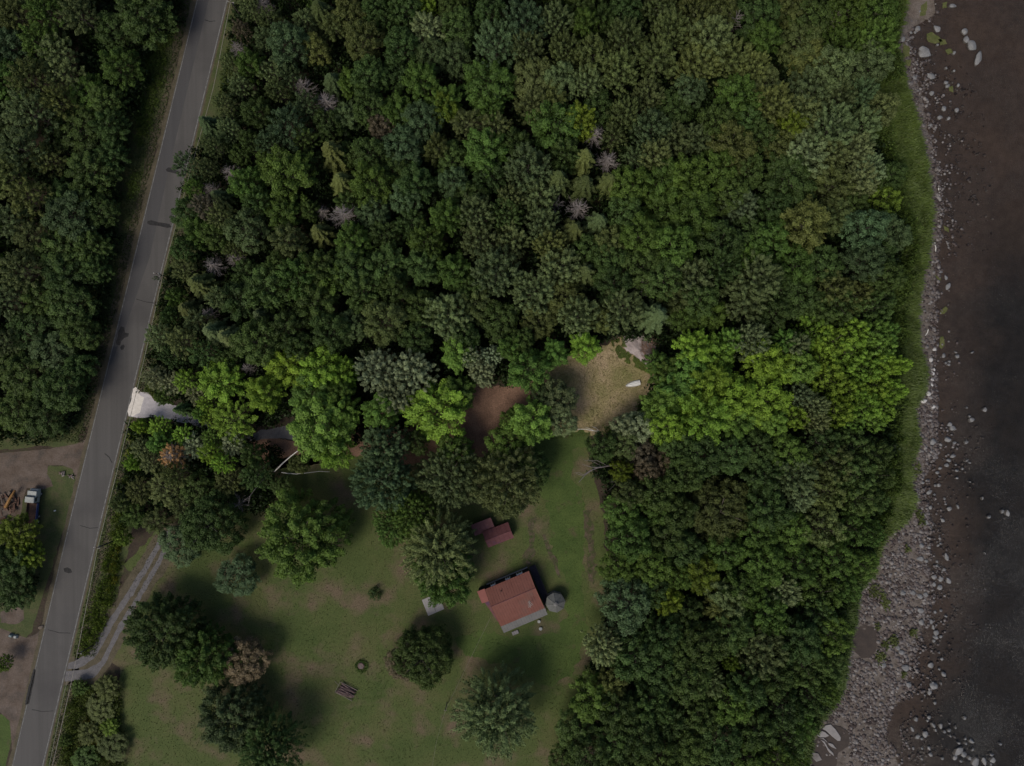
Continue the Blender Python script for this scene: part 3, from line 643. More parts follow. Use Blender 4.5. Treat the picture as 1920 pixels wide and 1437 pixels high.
# u v r kind+shade, in photo pixels (where the crown's middle is seen)
TREES = '''
30 30 35 po;90 25 38 pn;150 30 35 py;20 90 38 mu;75 80 38 pn;110 102 38 py;270 28 55 mk;215 55 36 bk;60 150 40 po;10 150 35 pn;120 140 38 py;225 125 38 mn;165 178 38 bn;200 190 32 bk;60 212 42 py;15 225 35 py;150 245 50 bk;110 190 30 po;205 235 34 mk;40 280 42 py;92 300 32 po;20 335 38 po;168 325 46 mk;208 290 30 mk;118 370 34 mk;55 370 40 po;130 405 48 bu;188 395 32 bk;20 420 38 py;62 445 34 py;112 470 45 mk;170 465 36 mk
120 515 45 mk;180 505 26 mk;40 510 40 py;10 565 38 py;75 560 36 mk;130 572 45 bk;58 620 42 bk;150 625 36 bk;12 645 32 py;100 662 45 bu;42 702 45 bk;112 728 45 bk;28 772 42 bk;82 785 38 bk;150 690 28 bk
455 58 18 pt;470 18 22 py;446 92 17 dy;495 12 18 dy;540 85 42 bu;600 22 28 so;628 52 28 po;592 92 28 bo;572 42 24 py;510 40 24 po;570 165 22 dy;614 195 24 dy;548 150 28 pu;500 78 25 py;435 125 20 py;470 122 28 mn;508 135 26 py;452 162 24 py;522 172 24 po;625 155 26 su;578 200 28 pu;422 198 22 py;482 212 30 mk;540 238 42 pu;615 232 30 bk;388 232 20 su;432 245 24 py;402 275 20 py;505 270 26 pu;622 284 30 so;352 312 26 pu;392 318 20 py;434 326 19 dy;460 345 34 mn;540 325 52 mn;396 356 17 dy;410 370 22 sy;365 355 18 pn;640 340 26 so;484 378 28 mk;352 402 30 bk;386 388 24 pt;418 408 26 py;460 432 42 bu;532 400 34 mn;605 398 15 dy;643 404 27 dy;598 435 24 so;540 452 34 my;582 395 20 mk;372 432 32 mn;405 445 26 bk;572 262 26 pk;582 300 26 mk;470 265 22 bk;450 290 20 bk;500 305 24 bn;655 290 24 bk;345 470 24 bk;440 470 22 po
655 30 34 bo;700 18 28 bk;760 22 32 bk;800 14 20 ml;850 18 32 bk;680 75 38 bo;726 42 24 mk;800 58 36 pc;752 90 36 bk;860 52 36 bk;982 42 48 gu;1042 38 34 gy;918 20 32 bk;1096 45 28 mn;1130 35 24 mk;1088 10 28 bk;1172 18 34 bk;1236 12 36 go;1258 58 40 go;655 155 26 mn;692 142 36 bk;742 140 32 bk;808 102 32 bu;852 108 34 bu;930 80 46 gu;990 88 32 gy;1060 92 32 go;1112 108 40 go;1172 72 40 go;1228 112 44 go;790 152 34 mn;835 190 34 mn;915 160 50 mn;1002 150 42 by;1050 150 34 by;1100 155 34 gy;1160 132 38 go;692 200 34 bk;652 218 28 mu;745 208 34 mn;715 238 26 bt;790 228 40 bu;834 202 28 ml;878 235 32 py;928 240 34 py;1000 198 34 gy;1040 188 28 mo;1120 205 34 bk;1172 212 32 go;1216 178 30 gy;1262 205 34 bk;920 205 28 mn;1042 235 54 mL;1090 226 34 ml;1116 254 20 dy;1150 258 26 po;692 288 34 bk;756 276 40 bu;820 280 28 mo;850 302 34 bk;908 282 44 mL;970 272 32 mk;1060 290 34 mk;1096 296 25 so;1138 302 22 dy;1220 240 38 gu;1268 262 34 gy;1230 292 34 gy;1188 300 28 pu;695 345 42 mn;778 345 38 mk;740 318 30 mk;850 342 32 bu;920 330 36 mk;880 368 34 bk;990 315 46 gy;1046 336 25 so;1096 345 24 so;1142 341 24 so;1012 365 38 gy;1085 391 22 dy;1122 416 26 su;1042 385 18 xy;760 372 30 bu;700 400 32 bu;836 406 34 mL;892 400 38 gy;948 402 36 gk;958 372 28 gy;1018 420 34 gy;1076 432 28 so;660 452 34 mn;722 440 32 mk;772 420 30 mk;800 452 36 mn;900 452 38 gy;960 452 34 gy;1032 458 32 go;1180 350 40 bn;1242 342 46 mn;1172 400 36 bk;1250 400 46 mn;1200 442 42 bn;1142 455 34 mo;1262 462 44 bn;650 380 24 mk;1100 470 30 bk
1300 30 44 go;1352 20 36 bo;1376 42 20 xy;1422 28 44 bk;1482 15 32 mo;1520 40 42 bk;1560 38 18 xy;1588 22 38 bn;1642 25 42 bn;1332 72 46 gy;1432 74 34 mn;1500 82 42 bo;1310 122 44 go;1372 108 42 go;1412 128 34 go;1520 112 40 bo;1582 90 42 gn;1642 75 42 gn;1560 132 44 by;1628 122 42 by;1292 172 34 bu;1385 182 44 mL;1432 160 36 by;1450 195 40 go;1522 170 48 gy;1500 212 44 gy;1572 180 38 gy;1612 175 34 gu;1652 206 34 by;1342 228 34 bk;1402 232 34 bk;1482 236 30 ml;1560 240 46 gy;1620 235 34 gy;1302 265 36 gy;1372 272 44 bo;1422 255 34 bk;1458 268 32 bo;1510 290 46 gc;1562 290 34 gy;1606 280 34 gw;1630 318 32 gw;1340 320 40 bn;1382 300 32 bo;1290 332 44 mL;1402 322 34 bk;1480 338 52 mk;1560 350 46 mo;1614 338 34 gw;1668 330 30 bk;1655 380 36 rl;1370 365 34 bk;1386 386 38 gw;1302 400 50 mL;1450 388 34 bk;1508 422 50 mo;1562 402 36 mo;1622 430 42 bu;1668 440 40 bu;1400 442 42 bk;1442 452 40 bn;1350 458 44 bk;1600 385 30 bk
1300 522 44 gy;1352 500 40 gk;1420 520 50 gy;1400 562 44 gy;1490 500 40 mn;1540 498 40 bk;1562 540 38 ro;1620 492 38 bu;1606 556 36 ro;1575 575 36 rk;1662 520 32 bk;1310 562 36 bk;1332 588 34 mn;1500 560 42 bk;1540 580 34 rk;1640 578 32 rk;1450 588 34 bk;1278 592 30 bn;1462 545 34 bk;1655 560 26 rk;1650 480 30 bk;1395 480 30 bn
660 502 40 mk;722 500 44 mk;790 500 36 mk;850 510 36 mn;680 548 36 mk;720 602 44 bo;790 575 34 bk;660 612 34 bu;930 510 50 gy;1000 548 44 gy;1050 500 44 gy;1096 510 27 so;840 592 46 gy;892 570 34 mo;936 602 40 bk;1010 602 34 bo;1060 560 38 bo;1085 592 40 gy;1122 600 28 mo;1166 580 44 gy;1230 592 32 sy;1140 490 36 bk;1200 502 44 bk;1150 530 34 bk;1242 525 40 bk;1206 536 22 xy;1268 562 30 mo;780 632 34 bk;870 630 30 bk;980 640 26 bk;740 545 30 bk;880 540 28 bk
345 505 24 py;372 532 28 so;400 498 20 dy;440 486 18 dy;462 512 28 mk;412 560 26 py;452 562 42 mk;500 540 44 mk;560 520 44 mn;602 500 34 mk;622 520 38 mn;352 580 26 so;320 592 18 mk;330 558 20 mn;372 602 28 py;392 588 14 dy;300 632 26 py;345 642 30 py;400 622 28 sy;428 632 26 sy;488 590 22 sy;480 642 46 bk;540 620 40 mk;590 570 44 mk;620 622 40 bk;386 662 30 pk;325 668 24 pk;430 672 26 bk;560 650 30 bk;520 500 28 bk
290 706 24 pw;322 720 26 pw;352 715 24 pl;310 742 20 mn;368 738 22 pw;388 756 18 pl;338 768 15 sk;376 776 16 mL;415 715 44 ml;466 690 14 dy;495 738 36 ml;392 782 20 pl;438 790 44 pl;540 690 42 ml;600 692 42 ml;642 702 30 ml;588 745 50 mL;600 802 62 mL;622 842 40 ml;642 770 34 mL;708 694 44 gw;770 700 46 gw;740 742 36 gw;715 770 36 mL;820 772 60 ml;858 735 34 mn;860 662 34 mL;884 672 24 gw;922 668 22 gw;905 700 26 gw;990 694 42 mL;958 652 28 mn;1040 662 28 mL;1096 650 30 ml;995 790 44 mL;958 786 22 mn;1044 748 38 bc;1018 742 26 bu;1052 790 32 bc;720 840 46 gu;850 845 36 bn;950 830 38 bL;780 830 26 bk;640 740 28 mn
262 800 15 ml;268 842 22 pc;298 830 22 mL;325 856 26 zt;300 802 22 pl;345 818 22 pl;366 838 28 pw;396 850 24 pl;402 820 22 pL;440 832 26 pw;472 855 24 mk;420 868 20 pl;250 868 16 ml;285 868 20 pc
1248 700 34 mn;1242 760 40 mL;1264 730 40 mL;1232 680 24 mn;1300 652 34 ml;1342 670 42 ml;1292 700 42 bL;1370 640 26 mL;1410 640 38 gc;1430 672 42 ml;1464 690 34 ml;1470 640 26 mL;1492 650 28 gc;1500 690 34 bL;1522 622 36 rl;1540 670 34 rl;1562 640 32 rl;1592 662 36 rl;1600 622 30 rl;1640 622 30 rL;1664 624 24 rL;1650 652 28 rL;1620 692 32 rl;1658 684 26 rl;1686 684 20 rl;1552 712 38 rl;1600 740 32 rl;1640 722 32 rl;1676 732 24 rl;1500 742 28 gc;1530 762 26 gc;1572 772 32 rl;1620 762 32 rl;1655 768 26 rl;1640 790 24 rL;1490 782 28 rl;1532 790 24 gc;1330 722 46 ml;1372 745 46 bl;1432 750 50 bl;1320 782 50 ml;1250 802 36 bl;1200 802 32 bw;1170 800 24 bw;1382 790 36 mL;1450 790 28 bL;1292 760 38 ml;1600 790 22 rL
1130 838 30 bk;1170 832 32 bo;1202 852 30 bt;1166 884 22 ml;1242 868 28 bt;1212 882 24 bt;1180 925 30 bo;1230 922 40 bk;1270 840 38 bk;1282 890 38 bk;1312 850 44 bk;1370 850 40 bk;1420 842 36 bk;1350 960 66 Bo;1432 892 40 mk;1480 852 40 bn;1490 892 44 gy;1502 930 30 gw;1540 832 36 rk;1562 870 44 ro;1602 840 38 rk;1640 852 34 rk;1602 892 42 rk;1648 892 28 rk;1552 922 36 ro;1610 932 40 rk;1640 940 28 rk;1268 962 40 bk;1440 958 44 mk
1420 1002 36 bn;1480 1000 40 bn;1542 990 44 ro;1600 990 38 rn;1632 1000 26 rL;1360 1035 38 bn;1430 1060 42 bn;1390 1100 40 bn;1312 1075 38 ml;1254 1126 28 ml;1500 1060 44 rn;1570 1050 40 rn;1618 1060 30 rn;1470 1108 34 gw;1366 1122 40 by;1440 1150 42 mn;1350 1142 30 mo;1540 1110 42 rn;1588 1104 28 rn;1530 1155 38 rk;1372 1182 40 mk;1430 1222 48 gy;1320 1210 46 bk;1500 1202 44 mk;1558 1190 38 rn;1510 1252 40 rk;1556 1250 32 rk;1290 1272 44 bk;1332 1280 30 gy;1370 1240 18 ml;1400 1290 40 mk;1452 1272 40 mk;1520 1310 34 rk;1552 1300 24 rn;1370 1322 40 bn;1470 1332 40 rk;1310 1340 38 bk;1420 1370 40 mk;1478 1390 36 rk;1506 1360 26 rn;1350 1392 42 bk;1300 1402 40 bk;1400 1430 38 bn;1462 1432 34 rn;1496 1424 20 rn
1168 962 38 bn;1182 1012 44 bn;1250 1002 44 mk;1230 960 34 bn;1160 1062 36 bn;1222 1060 40 bn;1285 1030 36 bk;1175 1132 54 bu;1272 1082 28 bn;1226 1110 30 bk;1130 1212 36 gc;1190 1232 50 mk;1242 1192 40 mk;1242 1262 44 bk;1282 1215 34 bk;1150 1275 30 bo;1110 1312 44 mn;1160 1332 44 mk;1222 1322 40 mk;1080 1372 40 bk;1102 1412 44 bk;1152 1390 40 bk;1202 1380 44 mk;1252 1350 40 mk;1232 1422 40 bk;1282 1390 36 bk;1165 1432 34 bk;1056 1425 28 bk;1285 1150 34 bk
562 1010 88 Mn;392 985 60 Bk;338 1022 40 bu;445 1082 40 bu;300 1192 72 Mk;376 1236 58 Mn;458 1240 44 bt;430 1350 64 Mu;500 1418 62 Fk;792 1237 58 Bk;752 1245 30 bt;930 1352 78 Fy;715 905 62 Gu;842 895 64 Gy;952 905 72 Gy;820 1038 74 Fy;738 985 46 Gn;832 1085 58 Mn;775 965 48 Gn;1000 880 34 bk
262 920 26 po;312 915 34 py;370 920 34 bk;330 890 26 po;430 902 30 po;482 892 30 pk;450 945 22 xy;252 968 24 mn;292 978 26 mo;530 915 22 bk;345 950 26 po;225 945 18 mo;560 870 20 bo
30 1002 38 ml;20 1060 42 mk;52 1042 28 ml;28 1112 34 mk;0 1085 34 mk;5 1245 16 ml;188 1330 28 bo;168 1375 24 mo;212 1400 28 bo;148 1290 16 mn;200 1290 24 mo;160 1425 26 bn;120 1390 12 mL;230 1010 16 ml;205 1365 18 ml
'''
def parse(s):
    out = []
    for line in s.strip().splitlines():
        for tk in line.split(';'):
            tk = tk.strip()
            if tk:
                a = tk.split(); u, v = float(a[0]), float(a[1]); c = a[3][1]
                if not (690 - (u - 250) * 0.068 < v < 885 - (u - 215) * 0.062): c = {'l': 'e', 'w': 'c', 'L': 'n'}.get(c, c)  # crowns inside the plot keep the painted-in brightness, those outside get dimmer tones
                out.append((u, v, float(a[2]), a[3][0], c))
    return out
TL = parse(TREES)

LAND = [((297, 420), 'the long dark road patch'), ((228, 635), 'the forked dark road patch'), ((592, 178), 'the twin pale snags'), ((643, 404), 'the spiky bare snag'),
        ((1085, 391), 'the grey snag among spruces'), ((1205, 650), 'the brush pile'), ((1187, 720), 'the white boat'), ((1120, 740), 'the dry tan clearing'),
        ((925, 770), 'the brown clearing'), ((280, 760), 'the pale gravel drive'), ((325, 856), 'the orange dead conifer'), ((970, 1125), 'the red-roofed house'),
        ((935, 1000), 'the small red shed'), ((1042, 1130), 'the grey gazebo'), ((810, 1140), 'the concrete slab'), ((648, 1295), 'the log crib'), ((250, 1100), 'the two-track lane'),
        ((57, 940), 'the white-cabbed truck'), ((1620, 1200), 'the round shore pool'), ((1730, 15), 'the sandy spit'), ((1110, 875), 'the big leaning bare tree'), ((560, 885), 'the fallen birch stems'),
        ((0, 0), "the photo's top left corner"), ((700, 0), "the photo's top edge"), ((1350, 960), 'the huge round crown'), ((745, 710), 'the silvery poplar group'), ((1755, 690), 'the bright rocky shore'),
        ((1312, 1075), 'the lone lime crown'), ((0, 480), "the photo's left edge"), ((398, 0), "the road's upper end"), ((50, 1437), "the road's lower end"), ((1250, 1437), "the photo's bottom edge"),
        ((1550, 1370), 'the striped rock ledges'), ((292, 513), 'the upper roadside pole'), ((1610, 290), 'the ragged pale poplars'), ((1000, 0), "the photo's top edge"), ((1300, 0), "the photo's top edge"),
        ((930, 1352), 'the huge plumed pine'), ((1475, 1108), 'the pale crown above the pool woods')]
def dirword(dx, dy):
    a = math.degrees(math.atan2(-dy, dx)) % 360
    return ['right of', 'upper right of', 'above', 'upper left of', 'left of', 'lower left of', 'below', 'lower right of'][int((a + 22.5) // 45) % 8]
ORD = ['nearest', 'second', 'third', 'fourth', 'fifth', 'sixth', 'seventh', 'eighth', 'ninth', 'tenth', 'eleventh', 'twelfth', 'thirteenth', 'fourteenth']
def auto_labels(items):
    """items: (u, v, phrase) -> labels naming each by the landmark nearest to it"""
    keys = []
    for u, v, ph in items:
        ds = sorted((math.hypot(u - l[0][0], v - l[0][1]), k) for k, l in enumerate(LAND))
        d, k = ds[0]
        if d < 12: d, k = ds[1]
        keys.append((ph, dirword(u - LAND[k][0][0], v - LAND[k][0][1]), LAND[k][1], d))
    out = [None] * len(items); groups = {}
    for i, k in enumerate(keys): groups.setdefault(k[:3], []).append((k[3], i))
    for k, lst in groups.items():
        lst.sort()
        for n, (d, i) in enumerate(lst):
            if len(lst) == 1: out[i] = '%s %s %s' % (k[0], k[1], k[2])
            else: out[i] = '%s %s %s %s' % (ORD[n] + ('' if n == 0 else '-nearest'), k[0], k[1], k[2])
    return out

def size_word(k, r):
    if k in 'sdpx': return 'small' if r < 21 else ('broad' if r > 32 else '')
    if k in 'MBFG': return 'huge' if r > 60 else 'large'
    return 'small' if r < 27 else ('big' if r > 42 else '')
phr = []
for (u, v, r, k, c) in TL:
    nm = 'rusty orange dead conifer' if k == 'z' else (' '.join(w for w in (size_word(k, r), '' if k in 'dx' else SHADE[c], KIND[k][1]) if w))
    phr.append((u, v, nm))
TLAB = auto_labels(phr)

def area_of(u, v):
    if u < 120 and v > 960: return 'trees beside the lower gravel yard'
    if u < 300 and v < 860 and u < rlu(v): return 'trees of the wood left of the road'
    if v > 820 + (960 - u) * 0.05 and u < 1080: return 'trees around the southern lawn'
    if v > 800 and u >= 1080: return 'trees of the lower riverside wood'
    if 690 - (u - 250) * 0.068 < v < 885 - (u - 215) * 0.062: return 'trees of the middle plot'
    return 'trees of the large upper wood'

def hclass(k, r, u, v):
    """tree height in metres"""
    h = BASEH[k] * (0.62 + 0.38 * min(r / 36.0, 1.3)) if k not in 'MBFG' else BASEH[k] * (0.35 + 0.65 * r / 80.0)
    if area_of(u, v) == 'trees of the middle plot' and u < 480 and k in 'pmb': h *= 0.72
    if u < 1015 and v > 900 and k in 'mbpx': h *= 0.62
    if 330 < u < 420 and 180 < v < 480 and k == 'p': h *= 1.25
    if u < 260 and v > 1280: h *= 0.45
    if v < 860 and rlu(v) - 190 < u < rlu(v): h *= 0.78
    return h * random.uniform(0.82, 1.16)

def extent(me):
    V = np.empty(len(me.vertices) * 3, np.float32); me.vertices.foreach_get('co', V); V = V.reshape(-1, 3)
    return float(np.percentile(np.hypot(V[:, 0], V[:, 1]), 96))
EXT = {k_: extent(m_[0]) for k_, m_ in PROT.items()}
print({k_: round(v_, 2) for k_, v_ in EXT.items()})
OPEN = [((1120, 735), 120), ((930, 775), 85), ((970, 1125), 130), ((250, 770), 110), ((500, 815), 60), ((1200, 650), 60)]
tree_spots = []
for idx, (u, v, r, k, c) in enumerate(TL):
    h = hclass(k if k != 'z' else 'd', r, u, v)
    zc = 0.68 * h
    x, y = G(u, v, zc)
    near_open = (v < 860 and u < rlu(v) and u > rlu(v) - 130) or any(math.hypot(u - a[0], v - a[1]) < b + r for a, b in OPEN) or k in 'MBFGsdx'
    Rm = r / PPM * (H - zc) / H * (1.0 if near_open else 1.01)
    tree_spots.append((x, y, Rm, h))
    kk = 'd' if k == 'z' else k
    nvar = 2 if kk in 'MBFG' else 3
    pk = '%s%d' % (kk, random.randrange(nvar)); cm, tk = PROT[pk]
    name, _, cat = KIND[kk]
    root = empty(name, (x, y, 0), random.uniform(0, 6.283))
    base_r = EXT[pk]; base_h = BASEH[kk]
    sxy = Rm / base_r; sz = h / base_h
    root.scale = (sxy * random.uniform(0.96, 1.04), sxy * random.uniform(0.96, 1.04), sz)
    tag(root, TLAB[idx], cat, area_of(u, v))
    t = obj('trunk', TR[tk], root)
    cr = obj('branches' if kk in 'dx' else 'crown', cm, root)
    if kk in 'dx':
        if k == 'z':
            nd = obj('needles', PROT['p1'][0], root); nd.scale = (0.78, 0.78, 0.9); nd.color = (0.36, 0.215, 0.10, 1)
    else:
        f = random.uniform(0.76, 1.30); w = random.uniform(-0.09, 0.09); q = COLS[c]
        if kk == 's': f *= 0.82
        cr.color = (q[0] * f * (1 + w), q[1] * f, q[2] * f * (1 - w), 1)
print('trees', len(TL))
DEADZ = None

# ------------------------------------------------------------------ undergrowth, brush, grass and stones that nobody could count
def inside(poly, x, y):
    c = False; n = len(poly); j = n - 1
    for i in range(n):
        xi, yi = poly[i]; xj, yj = poly[j]
        if (yi > y) != (yj > y) and x < (xj - xi) * (y - yi) / (yj - yi) + xi: c = not c
        j = i
    return c

def arrays(me):
    V = np.empty(len(me.vertices) * 3, np.float32); me.vertices.foreach_get('co', V)
    F = np.empty(len(me.loops), np.int32); me.loops.foreach_get('vertex_index', F)
    a = np.empty(len(me.polygons), np.float32); me.attributes['var'].data.foreach_get('value', a)
    return V.reshape(-1, 3), F.reshape(len(me.polygons), -1), a

def scatter_mesh(name, protos, spots, mat, label, cat=None, color=(0.04, 0.07, 0.02), vr=0.22):
    """many copies of small meshes joined into one 'stuff' object; spots: x,y,z,sx,sz,rot"""
    Vs = []; Fs = []; A = []; nv = 0
    pr = [arrays(p) for p in protos]
    for i, (x, y, z, sx, sz, ro) in enumerate(spots):
        V, F, a = pr[i % len(pr)]
        c, s_ = math.cos(ro), math.sin(ro)
        W = np.empty_like(V); W[:, 0] = (V[:, 0] * c - V[:, 1] * s_) * sx + x; W[:, 1] = (V[:, 0] * s_ + V[:, 1] * c) * sx + y; W[:, 2] = V[:, 2] * sz + z
        Vs.append(W); Fs.append(F + nv); nv += len(V); A.append(np.clip(a + random.uniform(-vr, vr), 0, 1))
    me = mesh_np(name, np.concatenate(Vs), np.concatenate(Fs), mat, np.concatenate(A))
    o = obj(name, me); o['kind'] = 'stuff'; o.color = (*color, 1)
    if label: o['label'] = label
    return o

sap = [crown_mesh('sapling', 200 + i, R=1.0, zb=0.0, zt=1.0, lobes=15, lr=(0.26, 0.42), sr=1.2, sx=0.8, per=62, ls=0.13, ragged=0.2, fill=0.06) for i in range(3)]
bush = [crown_mesh('bush', 210 + i, R=1.0, zb=-0.15, zt=1.0, lobes=11, lr=(0.3, 0.45), per=110, ls=0.10, ragged=0.25, fill=0.06) for i in range(3)]

WEST = [(0, -20), (345, -20), (330, 40), (262, 100), (262, 140), (247, 187), (230, 270), (228, 333), (210, 383), (200, 467), (195, 520), (185, 600), (170, 680), (148, 750), (125, 797), (85, 828), (-30, 820), (-30, -20)]
UPPER = [(438, -20), (428, 80), (415, 160), (398, 210), (375, 240), (340, 310), (336, 400), (328, 470), (312, 520), (298, 570), (285, 640), (275, 690), (285, 740), (330, 752), (390, 800), (470, 800), (560, 790), (680, 830), (790, 790), (870, 720), (990, 715), (1035, 670), (1150, 632), (1240, 640), (1235, 700), (1215, 760), (1190, 820), (1110, 840),
         (1150, 1000), (1140, 1080), (1140, 1200), (1110, 1270), (1070, 1340), (1040, 1440), (1500, 1440), (1525, 1370), (1560, 1320), (1580, 1250), (1588, 1190), (1595, 1110), (1635, 1060), (1640, 990), (1665, 900), (1675, 830), (1675, 700), (1660, 640), (1670, 560), (1690, 480), (1690, 400), (1660, 300), (1640, 230), (1620, 170), (1660, 130), (1670, 30), (1670, -20)]
SW = [(245, 790), (300, 790), (420, 810), (520, 850), (500, 960), (420, 960), (300, 960), (235, 1000), (215, 980), (222, 890)]
LOWL = [(-20, 985), (55, 985), (62, 1060), (50, 1130), (-20, 1150)]
TU = np.array([t[0] for t in TL]); TV = np.array([t[1] for t in TL]); TRr = np.array([t[2] for t in TL])
spots = []
for poly in (WEST, UPPER, SW, LOWL):
    us = [p[0] for p in poly]; vs_ = [p[1] for p in poly]
    for u in np.arange(min(us), max(us), 15.0):
        for v in np.arange(min(vs_), max(vs_), 15.0):
            uu = u + random.uniform(-6, 6); vv = v + random.uniform(-6, 6)
            if not inside(poly, uu, vv): continue
            d = np.sqrt((TU - uu) ** 2 + (TV - vv) ** 2) / TRr
            if d.min() < 0.70: continue
            hh = random.uniform(3.0, 6.5) if d.min() > 0.85 else random.uniform(2.5, 5)
            x, y = G(uu, vv, hh * 0.8)
            rr = random.uniform(1.3, 2.3)
            spots.append((x, y, random.uniform(0, hh * 0.45), rr, hh * 0.62, random.uniform(0, 6.28)))
print('undergrowth', len(spots))
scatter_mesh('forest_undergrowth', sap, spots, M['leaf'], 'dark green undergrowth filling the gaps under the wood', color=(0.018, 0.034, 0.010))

# the wood goes on beyond the picture
ring = []
for u in np.arange(-260, 1760, 40.0):
    for v in np.arange(-260, 1700, 40.0):
        uu = u + random.uniform(-14, 14); vv = v + random.uniform(-14, 14)
        if -25 < uu < 1945 and -25 < vv < 1462: continue
        if rlu(vv) - 70 < uu < rru(vv) + 30: continue
        if vv > 1440 and (uu < 1090 or uu > 1470): continue
        if vv < 0 and uu > 1660: continue
        if 820 < vv < 1462 and uu < 0: continue
        x, y = G(uu, vv, 8); rr = random.uniform(3.2, 4.8); ring.append((x, y, 3.0, rr, random.uniform(7, 10), random.uniform(0, 6.28)))
outer = [crown_mesh('crown', 240 + i, R=1.0, zb=-0.25, zt=1.0, lobes=40, lr=(0.16, 0.28), sr=1.3, sx=0.8, per=170, ls=0.08, ragged=0.2, fill=0.15) for i in range(2)]
scatter_mesh('outer_wood', outer, ring, M['leaf'], 'wood continuing beyond the edges of the picture', color=(0.044, 0.076, 0.021))

# roadside brush
def brush_area(name, poly, step, h0, h1, r0, r1, color, label):
    sp = []
    us = [p[0] for p in poly]; vs_ = [p[1] for p in poly]
    for u in np.arange(min(us), max(us), step):
        for v in np.arange(min(vs_), max(vs_), step):
            uu = u + random.uniform(-.5, .5) * step; vv = v + random.uniform(-.5, .5) * step
            if not inside(poly, uu, vv): continue
            hh = random.uniform(h0, h1); x, y = G(uu, vv, hh * .7)
            sp.append((x, y, 0, random.uniform(r0, r1), hh, random.uniform(0, 6.28)))
    return scatter_mesh(name, bush, sp, M['leaf'], label, color=color)

brush_area('roadside_brush', [(226, 893), (244, 893), (236, 960), (222, 1020), (222, 1075), (205, 1140), (185, 1190), (165, 1225), (145, 1232), (150, 1190), (178, 1120), (198, 1040), (206, 980)], 9, 0.9, 2.0, 0.7, 1.2, (0.085, 0.125, 0.02), 'green and yellow brush between road and gravel lane')
brush_area('roadside_brush', [(244, 800), (258, 792), (262, 830), (262, 880), (234, 886), (236, 850)], 8, 0.6, 1.3, 0.6, 1.0, (0.15, 0.205, 0.025), 'bright yellow-green brush below the pale gravel drive')
brush_area('goldenrod_patch', [(208, 1040), (226, 1020), (222, 1072), (208, 1110), (198, 1120)], 9, 1.0, 1.7, 0.5, 0.9, (0.14, 0.14, 0.02), 'yellowish flowering weeds along the gravel lane')
brush_area('roadside_brush', [(132, 1290), (150, 1282), (185, 1290), (216, 1262), (225, 1330), (222, 1400), (232, 1450), (105, 1450), (118, 1370)], 10, 0.8, 2.2, 0.8, 1.3, (0.078, 0.105, 0.024), 'olive brush patch beside the lower road')
brush_area('goldenrod_patch', [(155, 1345), (195, 1335), (205, 1380), (170, 1400)], 11, 1.6, 2.4, 0.6, 1.0, (0.15, 0.12, 0.025), 'golden flowering weeds in the lower brush')
brush_area('roadside_brush', [(262, 60), (300, 45), (325, 55), (310, 130), (290, 200), (270, 280), (250, 260), (262, 160)], 8, 0.4, 1.0, 0.6, 1.1, (0.062, 0.098, 0.018), 'leafy weeds on the left verge of the upper road')
brush_area('roadside_brush', [(245, 330), (262, 318), (255, 370), (236, 378)], 8, 0.4, 1.0, 0.6, 1.1, (0.062, 0.098, 0.018), 'small weed patch on the left verge')
brush_area('roadside_brush', [(452, -10), (470, -10), (440, 110), (420, 190), (405, 190), (425, 100)], 8, 0.4, 1.2, 0.6, 1.0, (0.065, 0.095, 0.020), 'weeds on the right verge of the upper road')
brush_area('roadside_brush', [(318, 470), (336, 470), (320, 540), (300, 620), (286, 680), (276, 680), (296, 580)], 9, 0.4, 1.1, 0.5, 0.9, (0.062, 0.085, 0.025), 'low weeds on the right verge by the upper roadside pole')
brush_area('roadside_brush', [(278, 700), (286, 735), (296, 750), (276, 738), (270, 715)], 7, 0.5, 1.2, 0.5, 0.8, (0.085, 0.125, 0.02), 'weeds above the pale gravel drive')
brush_area('willow_thicket', [(1655, 20), (1680, 45), (1690, 120), (1690, 150), (1655, 140)], 10, 1.5, 3.0, 1.0, 1.6, (0.05, 0.082, 0.022), 'thicket at the upper end of the river bank')
brush_area('low_thicket', [(1238, 640), (1262, 640), (1245, 690), (1232, 680)], 8, 0.8, 2.0, 0.7, 1.2, (0.085, 0.14, 0.022), 'bushes right of the brush pile')
brush_area('low_thicket', [(1215, 745), (1232, 735), (1225, 775), (1180, 800), (1150, 812), (1135, 806), (1170, 785)], 9, 0.8, 2.2, 0.8, 1.4, (0.06, 0.115, 0.022), 'low bushes along the edge of the dry clearing')

def bank_mask(name, d0, d1, step, keep, h0, h1, r0, r1, color, label):
    sp = []
    for v in np.arange(-10, 1080, step):
        b = bank_u(v); i0 = float(np.interp(v, [p[1] for p in inner], [p[0] for p in inner]))
        for t in np.arange(d0, d1, step):
            uu = i0 + t + random.uniform(-.5, .5) * step; vv = v + random.uniform(-.5, .5) * step
            if uu > b - 7 or random.random() > keep * (1 + 1.3 * noise.noise((uu * .05, vv * .05, 17))): continue
            hh = random.uniform(h0, h1); x, y = G(uu, vv, hh * .7); sp.append((x, y, 0, random.uniform(r0, r1), hh, random.uniform(0, 6.28)))
    return scatter_mesh(name, bush, sp, M['leaf'], label, color=color)
bank_mask('bank_bushes', 0, 32, 10, .75, 1.5, 4.0, 1.0, 1.9, (0.066, 0.105, 0.025), 'bushes between the riverside trees and the bank grass')
bank_mask('bank_weeds', 15, 90, 11, .28, 0.4, 1.0, 0.5, 1.0, (0.088, 0.10, 0.035), 'scattered weeds in the long bank grass')

